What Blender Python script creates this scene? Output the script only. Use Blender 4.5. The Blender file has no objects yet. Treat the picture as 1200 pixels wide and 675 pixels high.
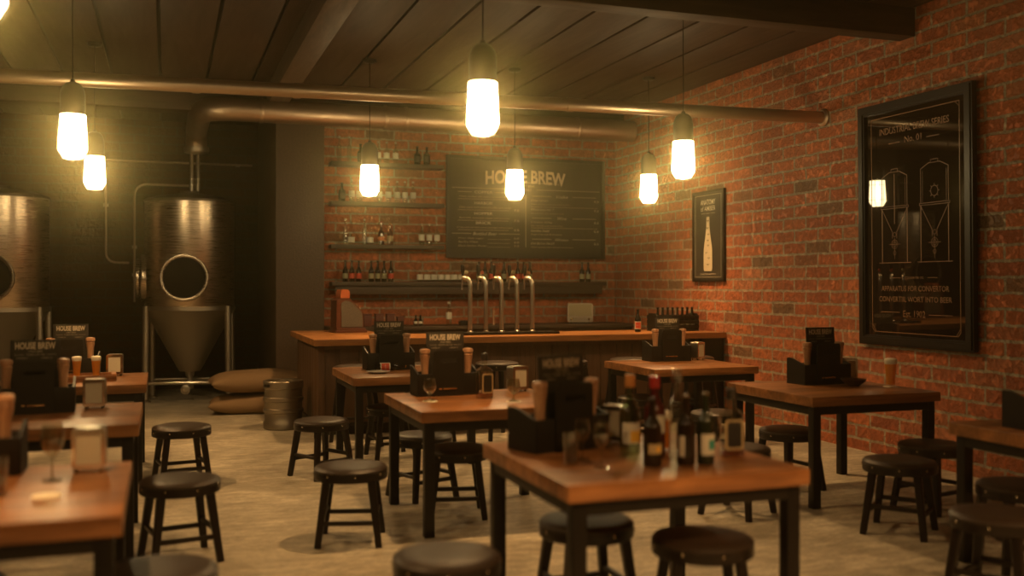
import bpy, bmesh, math, random
from math import pi, sin, cos, radians
from mathutils import Vector, Matrix
from mathutils.geometry import tessellate_polygon
random.seed(7)
sc = bpy.context.scene
C = sc.collection

# ------------------------------------------------------------------ materials
def new_mat(name):
    m = bpy.data.materials.new(name); m.use_nodes = True
    nt = m.node_tree; b = nt.nodes['Principled BSDF']
    return m, nt, b
def nd(nt, t, **kw):
    n = nt.nodes.new(t)
    for k, v in kw.items():
        if k in n.inputs.keys(): n.inputs[k].default_value = v
        else: setattr(n, k, v)
    return n
def simple(name, col, rough=.5, metal=0, spec=.5, bump=0, bscale=60, var=0):
    m, nt, b = new_mat(name)
    b.inputs['Base Color'].default_value = (*col, 1)
    b.inputs['Roughness'].default_value = rough
    b.inputs['Metallic'].default_value = metal
    b.inputs['Specular IOR Level'].default_value = spec
    if bump or var:
        tc = nd(nt, 'ShaderNodeTexCoord'); n = nd(nt, 'ShaderNodeTexNoise', Scale=bscale, Detail=4.0)
        nt.links.new(tc.outputs['Object'], n.inputs['Vector'])
        if bump:
            bp = nd(nt, 'ShaderNodeBump', Strength=bump, Distance=.004)
            nt.links.new(n.outputs['Fac'], bp.inputs['Height']); nt.links.new(bp.outputs[0], b.inputs['Normal'])
        if var:
            mp = nd(nt, 'ShaderNodeMapRange'); mp.inputs['From Min'].default_value = .3; mp.inputs['From Max'].default_value = .7
            mp.inputs['To Min'].default_value = 1-var; mp.inputs['To Max'].default_value = 1+var
            nt.links.new(n.outputs['Fac'], mp.inputs['Value'])
            mx = nd(nt, 'ShaderNodeVectorMath', operation='SCALE'); mx.inputs[0].default_value = col
            nt.links.new(mp.outputs[0], mx.inputs['Scale']); nt.links.new(mx.outputs[0], b.inputs['Base Color'])
    return m
def ramp(nt, stops):
    r = nt.nodes.new('ShaderNodeValToRGB'); e = r.color_ramp.elements
    while len(e) > 1: e.remove(e[-1])
    e[0].position = stops[0][0]; e[0].color = (*stops[0][1], 1)
    for p, c in stops[1:]:
        x = e.new(p); x.color = (*c, 1)
    return r

def brick_mat(name, axis, bw=.378, bh=.121, tone_=None):
    m, nt, b = new_mat(name); L = nt.links.new
    g = nd(nt, 'ShaderNodeNewGeometry'); s = nd(nt, 'ShaderNodeSeparateXYZ'); L(g.outputs['Position'], s.inputs[0])
    n0 = nd(nt, 'ShaderNodeTexNoise', Scale=7.0, Detail=3.0); L(g.outputs['Position'], n0.inputs['Vector'])
    ns = nd(nt, 'ShaderNodeTexNoise', Scale=38.0, Detail=2.0); L(g.outputs['Position'], ns.inputs['Vector'])
    cx = nd(nt, 'ShaderNodeCombineXYZ')
    def wob(src, nout, k):
        a = nd(nt, 'ShaderNodeMath', operation='MULTIPLY_ADD'); L(nout, a.inputs[0]); a.inputs[1].default_value = k
        L(src, a.inputs[2]); return a.outputs[0]
    sp1 = nd(nt, 'ShaderNodeSeparateColor'); L(n0.outputs['Color'], sp1.inputs[0])
    sp2 = nd(nt, 'ShaderNodeSeparateColor'); L(ns.outputs['Color'], sp2.inputs[0])
    L(wob(wob(s.outputs['XY'.index(axis)], sp1.outputs[0], .03), sp2.outputs[0], .020), cx.inputs[0])
    L(wob(wob(s.outputs[2], sp1.outputs[1], .024), sp2.outputs[1], .016), cx.inputs[1])
    br = nd(nt, 'ShaderNodeTexBrick', offset=.5)
    L(cx.outputs[0], br.inputs['Vector'])
    br.inputs['Color1'].default_value = (0, 0, 0, 1); br.inputs['Color2'].default_value = (1, 1, 1, 1); br.inputs['Mortar'].default_value = (.5, .5, .5, 1)
    br.inputs['Scale'].default_value = 1; br.inputs['Mortar Size'].default_value = .0125; br.inputs['Mortar Smooth'].default_value = .15
    br.inputs['Brick Width'].default_value = bw; br.inputs['Row Height'].default_value = bh
    rp = ramp(nt, [(0, (.20, .115, .062)), (.03, (.28, .12, .052)), (.07, (.40, .105, .040)), (.4, (.50, .135, .048)), (.62, (.60, .175, .060)), (.8, (.43, .115, .043)), (1, (.56, .21, .095))])
    L(br.outputs['Color'], rp.inputs[0])
    nb = nd(nt, 'ShaderNodeTexNoise', Scale=17.0, Detail=6.0, Roughness=.65); L(g.outputs['Position'], nb.inputs['Vector'])
    mr = nd(nt, 'ShaderNodeMapRange'); L(nb.outputs['Fac'], mr.inputs[0])
    mr.inputs[1].default_value = .3; mr.inputs[2].default_value = .7; mr.inputs[3].default_value = .62; mr.inputs[4].default_value = 1.3
    sc1 = nd(nt, 'ShaderNodeVectorMath', operation='SCALE'); L(rp.outputs[0], sc1.inputs[0]); L(mr.outputs[0], sc1.inputs['Scale'])
    mo = ramp(nt, [(.3, (.27, .23, .15)), (.7, (.55, .47, .32))]); L(nb.outputs['Fac'], mo.inputs[0])
    mx = nd(nt, 'ShaderNodeMix', data_type='RGBA'); L(br.outputs['Fac'], mx.inputs[0]); L(sc1.outputs[0], mx.inputs[6]); L(mo.outputs[0], mx.inputs[7])
    # lime bloom on some bricks
    nl = nd(nt, 'ShaderNodeTexNoise', Scale=3.0, Detail=7.0, Roughness=.75); L(g.outputs['Position'], nl.inputs['Vector'])
    lr = ramp(nt, [(.6, (0, 0, 0)), (.8, (.45, .45, .45))]); L(nl.outputs['Fac'], lr.inputs[0])
    m2 = nd(nt, 'ShaderNodeMix', data_type='RGBA'); L(lr.outputs[0], m2.inputs[0]); L(mx.outputs[2], m2.inputs[6]); m2.inputs[7].default_value = (.36, .22, .12, 1)
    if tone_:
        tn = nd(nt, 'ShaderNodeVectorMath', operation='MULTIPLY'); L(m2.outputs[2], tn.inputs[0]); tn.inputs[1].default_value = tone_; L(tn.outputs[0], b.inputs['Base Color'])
    else: L(m2.outputs[2], b.inputs['Base Color'])
    b.inputs['Roughness'].default_value = .9 if tone_ else .6; b.inputs['Specular IOR Level'].default_value = .1 if tone_ else .5
    inv = nd(nt, 'ShaderNodeMath', operation='MULTIPLY_ADD'); L(br.outputs['Fac'], inv.inputs[0]); inv.inputs[1].default_value = -1; inv.inputs[2].default_value = 1
    sh = nd(nt, 'ShaderNodeMapRange', interpolation_type='SMOOTHSTEP'); L(nb.outputs['Fac'], sh.inputs[0]); sh.inputs[1].default_value = .38; sh.inputs[2].default_value = .60
    ad = nd(nt, 'ShaderNodeMath', operation='MULTIPLY_ADD'); L(sh.outputs[0], ad.inputs[0]); ad.inputs[1].default_value = .42; L(inv.outputs[0], ad.inputs[2])
    tone = nd(nt, 'ShaderNodeMath', operation='MULTIPLY_ADD'); L(br.outputs['Color'], tone.inputs[0]); tone.inputs[1].default_value = .45; L(ad.outputs[0], tone.inputs[2])
    bp = nd(nt, 'ShaderNodeBump', Strength=.35 if tone_ else 1.0, Distance=.03); L(tone.outputs[0], bp.inputs['Height']); L(bp.outputs[0], b.inputs['Normal'])
    return m

def wood_mat(name, c1, c2, c3, rough=.38, strip=.0, axis=0, grain=1.0, bump=.15, spec=.5, rnd=True):
    """wood with grain along the local axis; strip > 0 gives glued staves of that width"""
    m, nt, b = new_mat(name); L = nt.links.new
    tc = nd(nt, 'ShaderNodeTexCoord'); oi = nd(nt, 'ShaderNodeObjectInfo')
    add = nd(nt, 'ShaderNodeVectorMath', operation='ADD'); L(tc.outputs['Object'], add.inputs[0])
    if rnd:
        ms = nd(nt, 'ShaderNodeVectorMath', operation='SCALE'); ms.inputs[0].default_value = (7.3, 3.1, 5.7) ; L(oi.outputs['Random'], ms.inputs['Scale'])
        L(ms.outputs[0], add.inputs[1])
    sp = nd(nt, 'ShaderNodeSeparateXYZ'); L(tc.outputs['Object'], sp.inputs[0])
    vec = add.outputs[0]
    if strip:
        a = 1 if axis == 0 else 0
        fl = nd(nt, 'ShaderNodeMath', operation='DIVIDE'); L(sp.outputs[a], fl.inputs[0]); fl.inputs[1].default_value = strip
        f2 = nd(nt, 'ShaderNodeMath', operation='FLOOR'); L(fl.outputs[0], f2.inputs[0])
        wn = nd(nt, 'ShaderNodeTexWhiteNoise', noise_dimensions='2D'); cm = nd(nt, 'ShaderNodeCombineXYZ'); L(f2.outputs[0], cm.inputs[0]); L(oi.outputs['Random'], cm.inputs[1]); L(cm.outputs[0], wn.inputs['Vector'])
        sh = nd(nt, 'ShaderNodeVectorMath', operation='SCALE'); sh.inputs[0].default_value = (9, 11, 5); L(wn.outputs['Value'], sh.inputs['Scale'])
        a2 = nd(nt, 'ShaderNodeVectorMath', operation='ADD'); L(vec, a2.inputs[0]); L(sh.outputs[0], a2.inputs[1]); vec = a2.outputs[0]
    mp = nd(nt, 'ShaderNodeMapping'); L(vec, mp.inputs[0])
    scl = [9*grain, 9*grain, 9*grain]; scl[axis] = 1.1*grain; mp.inputs['Scale'].default_value = scl
    n1 = nd(nt, 'ShaderNodeTexNoise', Scale=1.6, Detail=6.0, Roughness=.62, Distortion=.9); L(mp.outputs[0], n1.inputs['Vector'])
    rp = ramp(nt, [(.28, c1), (.5, c2), (.72, c3)]); L(n1.outputs['Fac'], rp.inputs[0])
    col = rp.outputs[0]
    if strip:
        mr = nd(nt, 'ShaderNodeMapRange'); L(wn.outputs['Value'], mr.inputs[0]); mr.inputs[3].default_value = .68; mr.inputs[4].default_value = 1.22
        s2 = nd(nt, 'ShaderNodeVectorMath', operation='SCALE'); L(col, s2.inputs[0]); L(mr.outputs[0], s2.inputs['Scale']); col = s2.outputs[0]
    L(col, b.inputs['Base Color'])
    rr = nd(nt, 'ShaderNodeMapRange'); L(n1.outputs['Fac'], rr.inputs[0]); rr.inputs[3].default_value = rough+.12; rr.inputs[4].default_value = max(.05, rough-.1)
    L(rr.outputs[0], b.inputs['Roughness'])
    b.inputs['Specular IOR Level'].default_value = spec
    bp = nd(nt, 'ShaderNodeBump', Strength=bump, Distance=.003); L(n1.outputs['Fac'], bp.inputs['Height']); L(bp.outputs[0], b.inputs['Normal'])
    return m

def concrete_mat():
    m, nt, b = new_mat('worn_concrete'); L = nt.links.new
    g = nd(nt, 'ShaderNodeNewGeometry')
    n1 = nd(nt, 'ShaderNodeTexNoise', Scale=1.6, Detail=8.0, Roughness=.62, Distortion=.4); L(g.outputs['Position'], n1.inputs['Vector'])
    mp = nd(nt, 'ShaderNodeMapping'); L(g.outputs['Position'], mp.inputs[0]); mp.inputs['Scale'].default_value = (1, 3.2, 1); mp.inputs['Rotation'].default_value = (0, 0, .3)
    n2 = nd(nt, 'ShaderNodeTexNoise', Scale=4.5, Detail=9.0, Roughness=.72); L(mp.outputs[0], n2.inputs['Vector'])
    r1 = ramp(nt, [(.38, (.19, .165, .12)), (.5, (.44, .39, .29)), (.60, (.74, .67, .52))]); 
    mx = nd(nt, 'ShaderNodeMix', data_type='FLOAT'); mx.inputs[0].default_value = .6; L(n1.outputs['Fac'], mx.inputs[2]); L(n2.outputs['Fac'], mx.inputs[3])
    nf = nd(nt, 'ShaderNodeTexNoise', Scale=26.0, Detail=6.0, Roughness=.7); L(mp.outputs[0], nf.inputs['Vector'])
    mf = nd(nt, 'ShaderNodeMix', data_type='FLOAT'); mf.inputs[0].default_value = .3; L(mx.outputs[0], mf.inputs[2]); L(nf.outputs['Fac'], mf.inputs[3]); mx = mf
    L(mx.outputs[0], r1.inputs[0]); L(r1.outputs[0], b.inputs['Base Color'])
    r2 = nd(nt, 'ShaderNodeMapRange'); L(n2.outputs['Fac'], r2.inputs[0]); r2.inputs[1].default_value = .3; r2.inputs[2].default_value = .7; r2.inputs[3].default_value = .5; r2.inputs[4].default_value = .75
    L(r2.outputs[0], b.inputs['Roughness'])
    n3 = nd(nt, 'ShaderNodeTexNoise', Scale=60.0, Detail=4.0); L(g.outputs['Position'], n3.inputs['Vector'])
    bp = nd(nt, 'ShaderNodeBump', Strength=.3, Distance=.006); L(n2.outputs['Fac'], bp.inputs['Height'])
    bp2 = nd(nt, 'ShaderNodeBump', Strength=.15, Distance=.002); L(n3.outputs['Fac'], bp2.inputs['Height']); L(bp.outputs[0], bp2.inputs['Normal']); L(bp2.outputs[0], b.inputs['Normal'])
    return m

def steel_mat(name, col, rough, streak=(2, 2, 90), amt=.12, bump=.02):
    m, nt, b = new_mat(name); L = nt.links.new
    b.inputs['Base Color'].default_value = (*col, 1); b.inputs['Metallic'].default_value = 1
    tc = nd(nt, 'ShaderNodeTexCoord'); mp = nd(nt, 'ShaderNodeMapping'); L(tc.outputs['Object'], mp.inputs[0]); mp.inputs['Scale'].default_value = streak
    n = nd(nt, 'ShaderNodeTexNoise', Scale=2.0, Detail=5.0, Roughness=.6); L(mp.outputs[0], n.inputs['Vector'])
    mr = nd(nt, 'ShaderNodeMapRange'); L(n.outputs['Fac'], mr.inputs[0]); mr.inputs[1].default_value = .25; mr.inputs[2].default_value = .75
    mr.inputs[3].default_value = rough-amt; mr.inputs[4].default_value = rough+amt; L(mr.outputs[0], b.inputs['Roughness'])
    bp = nd(nt, 'ShaderNodeBump', Strength=bump, Distance=.01); L(n.outputs['Fac'], bp.inputs['Height']); L(bp.outputs[0], b.inputs['Normal'])
    return m

def glass_mat(name, tint, refl=1.0, rough=.012, base=.10):
    m = bpy.data.materials.new(name); m.use_nodes = True; nt = m.node_tree; L = nt.links.new
    nt.nodes.clear(); o = nt.nodes.new('ShaderNodeOutputMaterial')
    t = nd(nt, 'ShaderNodeBsdfTransparent'); t.inputs[0].default_value = (*tint, 1)
    g = nd(nt, 'ShaderNodeBsdfGlossy'); g.inputs['Roughness'].default_value = rough; g.inputs[0].default_value = (1, 1, 1, 1)
    lw = nd(nt, 'ShaderNodeLayerWeight', Blend=.5); pw = nd(nt, 'ShaderNodeMath', operation='POWER'); L(lw.outputs['Facing'], pw.inputs[0]); pw.inputs[1].default_value = 2.4
    mu = nd(nt, 'ShaderNodeMath', operation='MULTIPLY_ADD'); L(pw.outputs[0], mu.inputs[0]); mu.inputs[1].default_value = refl; mu.inputs[2].default_value = base
    mu.use_clamp = True
    mx = nd(nt, 'ShaderNodeMixShader'); L(mu.outputs[0], mx.inputs[0]); L(t.outputs[0], mx.inputs[1]); L(g.outputs[0], mx.inputs[2]); L(mx.outputs[0], o.inputs[0])
    return m

def globe_mat():
    m = bpy.data.materials.new('glowing_frosted_glass'); m.use_nodes = True; nt = m.node_tree; L = nt.links.new
    nt.nodes.clear(); o = nt.nodes.new('ShaderNodeOutputMaterial')
    t = nd(nt, 'ShaderNodeBsdfTransparent'); t.inputs[0].default_value = (1, .97, .9, 1)
    e = nd(nt, 'ShaderNodeEmission'); e.inputs[0].default_value = (1, .74, .34, 1); e.inputs[1].default_value = GLOBE
    mx = nd(nt, 'ShaderNodeMixShader'); mx.inputs[0].default_value = .5; L(t.outputs[0], mx.inputs[1]); L(e.outputs[0], mx.inputs[2]); L(mx.outputs[0], o.inputs[0])
    return m

GLOBE = 40.0
LIGHT_COL = (1, .54, .20)
POWER = 760.0
FOG = .0155

MAT = {}
def mats():
    M = MAT
    M['brick_side'] = brick_mat('red_brick_side_wall', 'Y')
    M['brick_back'] = brick_mat('red_brick_bar_wall', 'X')
    M['brick_dark'] = brick_mat('toned_dark_brick', 'X', tone_=(.10, .11, .11))  # same brick pattern, multiplied down to a dark tone
    M['concrete'] = concrete_mat()
    M['ceil'] = wood_mat('dark_ceiling_boards', (.032, .014, .006), (.048, .022, .009), (.066, .032, .014), rough=.6, axis=1, grain=.6, bump=.4, rnd=False)
    M['beam'] = wood_mat('rough_beam_wood', (.045, .025, .013), (.075, .042, .021), (.11, .062, .032), rough=.6, axis=1, grain=1.2, bump=.8, rnd=False)
    M['beamx'] = wood_mat('rough_cross_beam_wood', (.03, .017, .008), (.05, .028, .014), (.075, .042, .021), rough=.6, axis=0, grain=1.0, bump=.8, rnd=False)
    M['top'] = wood_mat('oiled_table_wood', (.12, .046, .016), (.28, .115, .038), (.46, .205, .072), rough=.33, strip=.105, axis=0, grain=1.1, bump=.2)
    M['bartop'] = wood_mat('varnished_bar_top', (.26, .105, .032), (.40, .17, .055), (.52, .235, .08), rough=.3, strip=.12, axis=0, grain=.9, bump=.2)
    M['panel'] = wood_mat('dark_bar_panelling', (.065, .032, .015), (.11, .055, .027), (.15, .078, .040), rough=.5, axis=2, grain=1.0, bump=.3)
    M['shelf'] = wood_mat('dark_shelf_wood', (.035, .02, .01), (.06, .034, .018), (.085, .05, .028), rough=.5, axis=0, grain=.9, bump=.3)
    M['dark_wall'] = simple('dark_brewery_wall', (.055, .033, .018), .7, bump=.3, bscale=9, var=.2)
    M['dark_board'] = wood_mat('dark_wall_planks', (.034, .018, .009), (.048, .026, .013), (.062, .034, .018), rough=.6, axis=2, grain=.7, bump=.4, rnd=False)
    M['plaster'] = simple('rough_dark_plaster', (.085, .052, .030), .5, bump=1.0, bscale=42, var=.35)
    M['black'] = simple('black_painted_steel', (.009, .006, .004), .42, spec=.3, bump=.1, bscale=120)
    M['black_wood'] = simple('black_stained_wood', (.011, .006, .004), .34, spec=.35, bump=.25, bscale=50, var=.25)
    M['caddy'] = simple('matt_black_plywood', (.013, .009, .006), .5, spec=.3, bump=.15, bscale=80)
    M['leather'] = simple('dark_leather', (.034, .021, .013), .44, bump=.25, bscale=170)
    M['stud'] = simple('polished_stud', (.60, .50, .36), .12, metal=1)
    M['steel'] = steel_mat('brushed_tank_steel', (.62, .50, .38), .30)
    M['steel_dull'] = steel_mat('dull_steel', (.52, .45, .35), .45)
    M['keg'] = steel_mat('worn_keg_steel', (.40, .35, .27), .42)
    M['lid'] = steel_mat('dark_lid_steel', (.16, .13, .10), .5)
    M['pipe'] = steel_mat('brown_pipe_metal', (.55, .42, .30), .42, streak=(3, 20, 20), amt=.08)
    M['chrome'] = simple('chrome', (.75, .68, .58), .16, metal=1)
    M['satin'] = simple('satin_steel', (.55, .49, .40), .3, metal=1)
    M['napkin'] = simple('ribbed_paper_napkins', (.62, .58, .45), .8, bump=.3, bscale=90)
    M['mill'] = wood_mat('turned_mill_wood', (.33, .17, .085), (.46, .25, .135), (.58, .35, .20), rough=.35, axis=2, grain=2.5, bump=.1)
    M['brass'] = simple('brass', (.75, .50, .22), .25, metal=1)
    M['ink'] = simple('cream_lettering', (.68, .57, .40), .6)
    M['ink_dim'] = simple('faded_chalk_lettering', (.56, .46, .30), .7)
    M['gold'] = simple('gold_line_ink', (.26, .135, .055), .45)
    M['board'] = simple('chalkboard_black', (.024, .018, .013), .6, spec=.3, bump=.2, bscale=30, var=.25)
    M['frame'] = simple('black_picture_frame', (.016, .011, .008), .4, spec=.35)
    M['poster'] = simple('glazed_dark_print', (.016, .010, .007), .018, spec=.8)
    M['print'] = simple('dark_brown_print', (.034, .027, .020), .5)
    M['cream'] = simple('cream_print', (.50, .41, .27), .6)
    M['glass'] = glass_mat('clear_glass', (.86, .86, .80))
    M['glass_thin'] = glass_mat('thin_glass', (.98, .98, .96), .4, base=.03)
    M['glass_green'] = glass_mat('pale_green_glass', (.55, .62, .42))
    M['glass_amber'] = glass_mat('amber_glass', (.65, .32, .10))
    M['glass_red'] = glass_mat('red_glass', (.40, .05, .03))
    M['bottle_brown'] = simple('dark_brown_bottle', (.016, .007, .003), .04)
    M['bottle_black'] = simple('near_black_bottle', (.010, .008, .006), .07)
    M['bottle_green'] = simple('dark_green_bottle', (.018, .022, .010), .07)
    M['wine'] = simple('dark_red_wine_bottle', (.085, .008, .008), .07)
    M['red_wine'] = glass_mat('red_wine', (.30, .03, .02), .6)
    M['whiskey'] = glass_mat('whiskey', (.60, .27, .07), .6)
    M['beer'] = glass_mat('amber_beer', (1, .50, .08), .2, base=.03)
    nt_ = M['beer'].node_tree; mo = [n for n in nt_.nodes if n.type == 'MIX_SHADER'][0]; tr = nd(nt_, 'ShaderNodeBsdfTranslucent'); tr.inputs[0].default_value = (1, .36, .03, 1)
    df = nd(nt_, 'ShaderNodeBsdfDiffuse'); df.inputs[0].default_value = (1, .46, .06, 1); m1 = nd(nt_, 'ShaderNodeMixShader'); m1.inputs[0].default_value = .7; nt_.links.new(tr.outputs[0], m1.inputs[1]); nt_.links.new(df.outputs[0], m1.inputs[2])
    m2 = nd(nt_, 'ShaderNodeMixShader'); m2.inputs[0].default_value = .93; nt_.links.new(mo.outputs[0], m2.inputs[1]); nt_.links.new(m1.outputs[0], m2.inputs[2])
    nt_.links.new(m2.outputs[0], [n for n in nt_.nodes if n.type == 'OUTPUT_MATERIAL'][0].inputs[0])
    M['foam'] = simple('beer_foam', (.85, .80, .66), .8, bump=.4, bscale=150)
    M['lab_white'] = simple('white_paper_label', (.70, .66, .54), .6)
    M['lab_red'] = simple('red_label', (.62, .07, .03), .5)
    M['lab_orange'] = simple('orange_label', (.72, .20, .05), .5)
    M['lab_olive'] = simple('olive_label', (.32, .30, .17), .6)
    M['lab_yellow'] = simple('yellow_label_patch', (.85, .50, .06), .5)
    M['lab_teal'] = simple('teal_label_patch', (.03, .30, .24), .5)
    M['lab_tan'] = simple('tan_label', (.48, .36, .18), .6)
    M['lab_dark'] = simple('black_label', (.02, .016, .013), .5)
    M['cork'] = simple('orange_wooden_stopper', (.62, .26, .07), .5)
    M['cap_red'] = simple('red_wax_cap', (.45, .02, .02), .3)
    M['cap_brown'] = simple('dull_gold_cap', (.16, .10, .035), .4)
    M['cap_black'] = simple('black_cap', (.03, .025, .02), .4)
    M['plate'] = simple('white_china', (.72, .68, .60), .2)
    M['coaster'] = simple('pale_card_coaster', (.78, .72, .58), .7)
    M['sack'] = simple('tan_burlap', (.30, .19, .095), .85, bump=.8, bscale=220, var=.12)
    M['tin'] = simple('dark_red_tin', (.12, .030, .020), .5)
    M['reg_red'] = simple('dark_copper_enamel', (.085, .026, .013), .35)
    M['reg_top'] = simple('copper_red_enamel', (.36, .095, .035), .35)
    M['reg_grey'] = simple('mottled_grey_metal', (.085, .074, .056), .55, bump=.3, bscale=60, var=.35)
    M['bowl'] = wood_mat('dark_turned_bowl', (.05, .02, .01), (.09, .035, .016), (.13, .055, .025), rough=.35)
    M['oven_panel'] = simple('pale_olive_panel', (.34, .29, .17), .45)
    M['globe'] = globe_mat()
    M['filament'] = simple('lamp_filament', (1, .8, .5), .5)
    e = M['filament'].node_tree.nodes['Principled BSDF']; e.inputs['Emission Color'].default_value = (1, .7, .35, 1); e.inputs['Emission Strength'].default_value = 60
    M['dark_glass'] = simple('dark_port_glass', (.02, .016, .013), .12)
mats()

# ------------------------------------------------------------------ mesh builder
class MB:
    def __init__(s): s.v = []; s.f = []; s.mi = []; s.ms = []
    def slot(s, m):
        if m not in s.ms: s.ms.append(m)
        return s.ms.index(m)
    def add(s, vs, fs, m, mat=None):
        o = len(s.v); k = s.slot(m)
        for v in vs:
            v = Vector(v); s.v.append(tuple(mat @ v) if mat is not None else tuple(v))
        for f in fs: s.f.append(tuple(i+o for i in f)); s.mi.append(k)
        return s
    def box(s, x0, x1, y0, y1, z0, z1, m, bev=0, mat=None):
        bm = bmesh.new(); bmesh.ops.create_cube(bm, size=1)
        for v in bm.verts: v.co = Vector((x0+(v.co.x+.5)*(x1-x0), y0+(v.co.y+.5)*(y1-y0), z0+(v.co.z+.5)*(z1-z0)))
        if bev: bmesh.ops.bevel(bm, geom=bm.edges[:], offset=bev, segments=2, affect='EDGES', profile=.6)
        bm.verts.index_update()
        s.add([v.co.copy() for v in bm.verts], [[v.index for v in f.verts] for f in bm.faces], m, mat); bm.free(); return s
    def lathe(s, prof, m, seg=28, mat=None, ph=0):
        """profile of (r, z); closes on the axis where r == 0"""
        vs = []; rows = []
        for r, z in prof:
            if r < 1e-6: rows.append([len(vs)]); vs.append((0, 0, z))
            else:
                rows.append(list(range(len(vs), len(vs)+seg)))
                vs += [(r*cos(ph+2*pi*i/seg), r*sin(ph+2*pi*i/seg), z) for i in range(seg)]
        fs = []
        for a, b in zip(rows, rows[1:]):
            for i in range(seg):
                j = (i+1) % seg
                if len(a) == 1 and len(b) == 1: break
                if len(a) == 1: fs.append((a[0], b[j], b[i]))
                elif len(b) == 1: fs.append((a[i], a[j], b[0]))
                else: fs.append((a[i], a[j], b[j], b[i]))
        return s.add(vs, fs, m, mat)
    def tube(s, pts, r, m, seg=12, mat=None, caps=True, closed=False):
        pts = [Vector(p) for p in pts]; n = len(pts); rr = r if isinstance(r, (list, tuple)) else [r]*n
        vs = []; up = None
        for i, p in enumerate(pts):
            if closed: t = (pts[(i+1) % n]-pts[i-1]).normalized()
            else: t = (pts[min(i+1, n-1)]-pts[max(i-1, 0)]).normalized()
            if up is None:
                up = t.orthogonal().normalized()
            up = (up-t*up.dot(t)).normalized(); w = t.cross(up)
            vs += [p+rr[i]*(cos(2*pi*k/seg)*up+sin(2*pi*k/seg)*w) for k in range(seg)]
        fs = []
        for i in range(n if closed else n-1):
            a = i*seg; b = ((i+1) % n)*seg
            for k in range(seg):
                j = (k+1) % seg; fs.append((a+k, a+j, b+j, b+k))
        if caps and not closed:
            fs.append(tuple(range(seg))[::-1]); fs.append(tuple((n-1)*seg+k for k in range(seg)))
        return s.add(vs, fs, m, mat)
    def bar(s, p, q, w, d, m, w2=None, d2=None, mat=None, bev=0):
        """square-section bar from p to q, w along x, d along y, tapering to w2, d2"""
        p = Vector(p); q = Vector(q); w2 = w2 or w; d2 = d2 or d
        t = (q-p).normalized(); a = Vector((1, 0, 0)) if abs(t.x) < .7 else Vector((0, 1, 0)); a = (a-t*a.dot(t)).normalized(); b = t.cross(a)
        vs = []
        for c, ww, dd in ((p, w, d), (q, w2, d2)):
            e = min(ww, dd)*.16
            for sx, sy in ((1, 1), (-1, 1), (-1, -1), (1, -1)):
                X = sx*ww/2; Y = sy*dd/2
                pr = [(X-sx*e, Y), (X, Y-sy*e)] if sx*sy < 0 else [(X, Y-sy*e), (X-sx*e, Y)]
                vs += [c+a*u+b*v for u, v in pr]
        fs = [tuple(range(8))[::-1], tuple(range(8, 16))]+[(i, (i+1) % 8, 8+(i+1) % 8, 8+i) for i in range(8)]
        return s.add(vs, fs, m, mat)
    def prism(s, loops, t, m, mat=None):
        """outline (first loop) with holes, in the local XZ plane, thickness t from y=0 to y=t"""
        ls = [[Vector((x, 0, z)) for x, z in l] for l in loops]
        tri = tessellate_polygon([[Vector((v.x, v.z, 0)) for v in l] for l in ls])
        flat = [v for l in ls for v in l]; n = len(flat)
        vs = flat+[v+Vector((0, t, 0)) for v in flat]
        fs = [tuple(x) for x in tri]+[tuple(i+n for i in reversed(x)) for x in tri]
        o = 0
        for l in ls:
            k = len(l)
            for i in range(k): fs.append((o+i, o+(i+1) % k, n+o+(i+1) % k, n+o+i))
            o += k
        return s.add(vs, fs, m, mat)
    def stroke(s, pts, w, m, y=0, t=.0015, mat=None, closed=False):
        """line of ink in the XZ plane, standing t proud towards -y"""
        P = [Vector((x, z)) for x, z in pts]
        if closed: P.append(P[0])
        for a, b in zip(P, P[1:]):
            d = b-a
            if d.length < 1e-6: continue
            d.normalize(); n = Vector((-d.y, d.x))*w/2; e = d*w/2
            q = [a-n-e, b-n+e, b+n+e, a+n-e]
            vs = [(p.x, y, p.y) for p in q]+[(p.x, y-t, p.y) for p in q]
            s.add(vs, [(4, 5, 6, 7), (0, 1, 5, 4), (1, 2, 6, 5), (2, 3, 7, 6), (3, 0, 4, 7)], m, mat)
        return s
    def text(s, txt, x, z, size, m, y=0, align='CENTER', bold=0, fit=None, mat=None, t=.002, shear=0, arch=0, hfit=None):
        cu = bpy.data.curves.new('text', 'FONT'); cu.body = txt; cu.size = 1; cu.align_x = 'CENTER'; cu.offset = bold; cu.resolution_u = 3; cu.shear = shear
        o = bpy.data.objects.new('text', cu); C.objects.link(o)
        dg = bpy.context.evaluated_depsgraph_get(); me = bpy.data.meshes.new_from_object(o.evaluated_get(dg))
        vs = [v.co.copy() for v in me.vertices]; fs = [tuple(p.vertices) for p in me.polygons]
        bpy.data.objects.remove(o); bpy.data.curves.remove(cu); bpy.data.meshes.remove(me)
        if not vs: return s
        x0 = min(v.x for v in vs); x1 = max(v.x for v in vs); y0 = min(v.y for v in vs); y1 = max(v.y for v in vs)
        sx = sz = size
        if fit: sx = fit/(x1-x0); sz = sx if hfit is None else hfit/(y1-y0)
        cx = {'CENTER': (x0+x1)/2, 'LEFT': x0, 'RIGHT': x1}[align]
        W = (x1-x0)*sx
        out = []
        for v in vs:
            X = (v.x-cx)*sx; Z = v.y*sz
            if arch: Z -= arch*(X/(W/2))**2; 
            out.append((x+X, y-t, z+Z))
        s.add(out, fs, m, mat)
        return s
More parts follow.
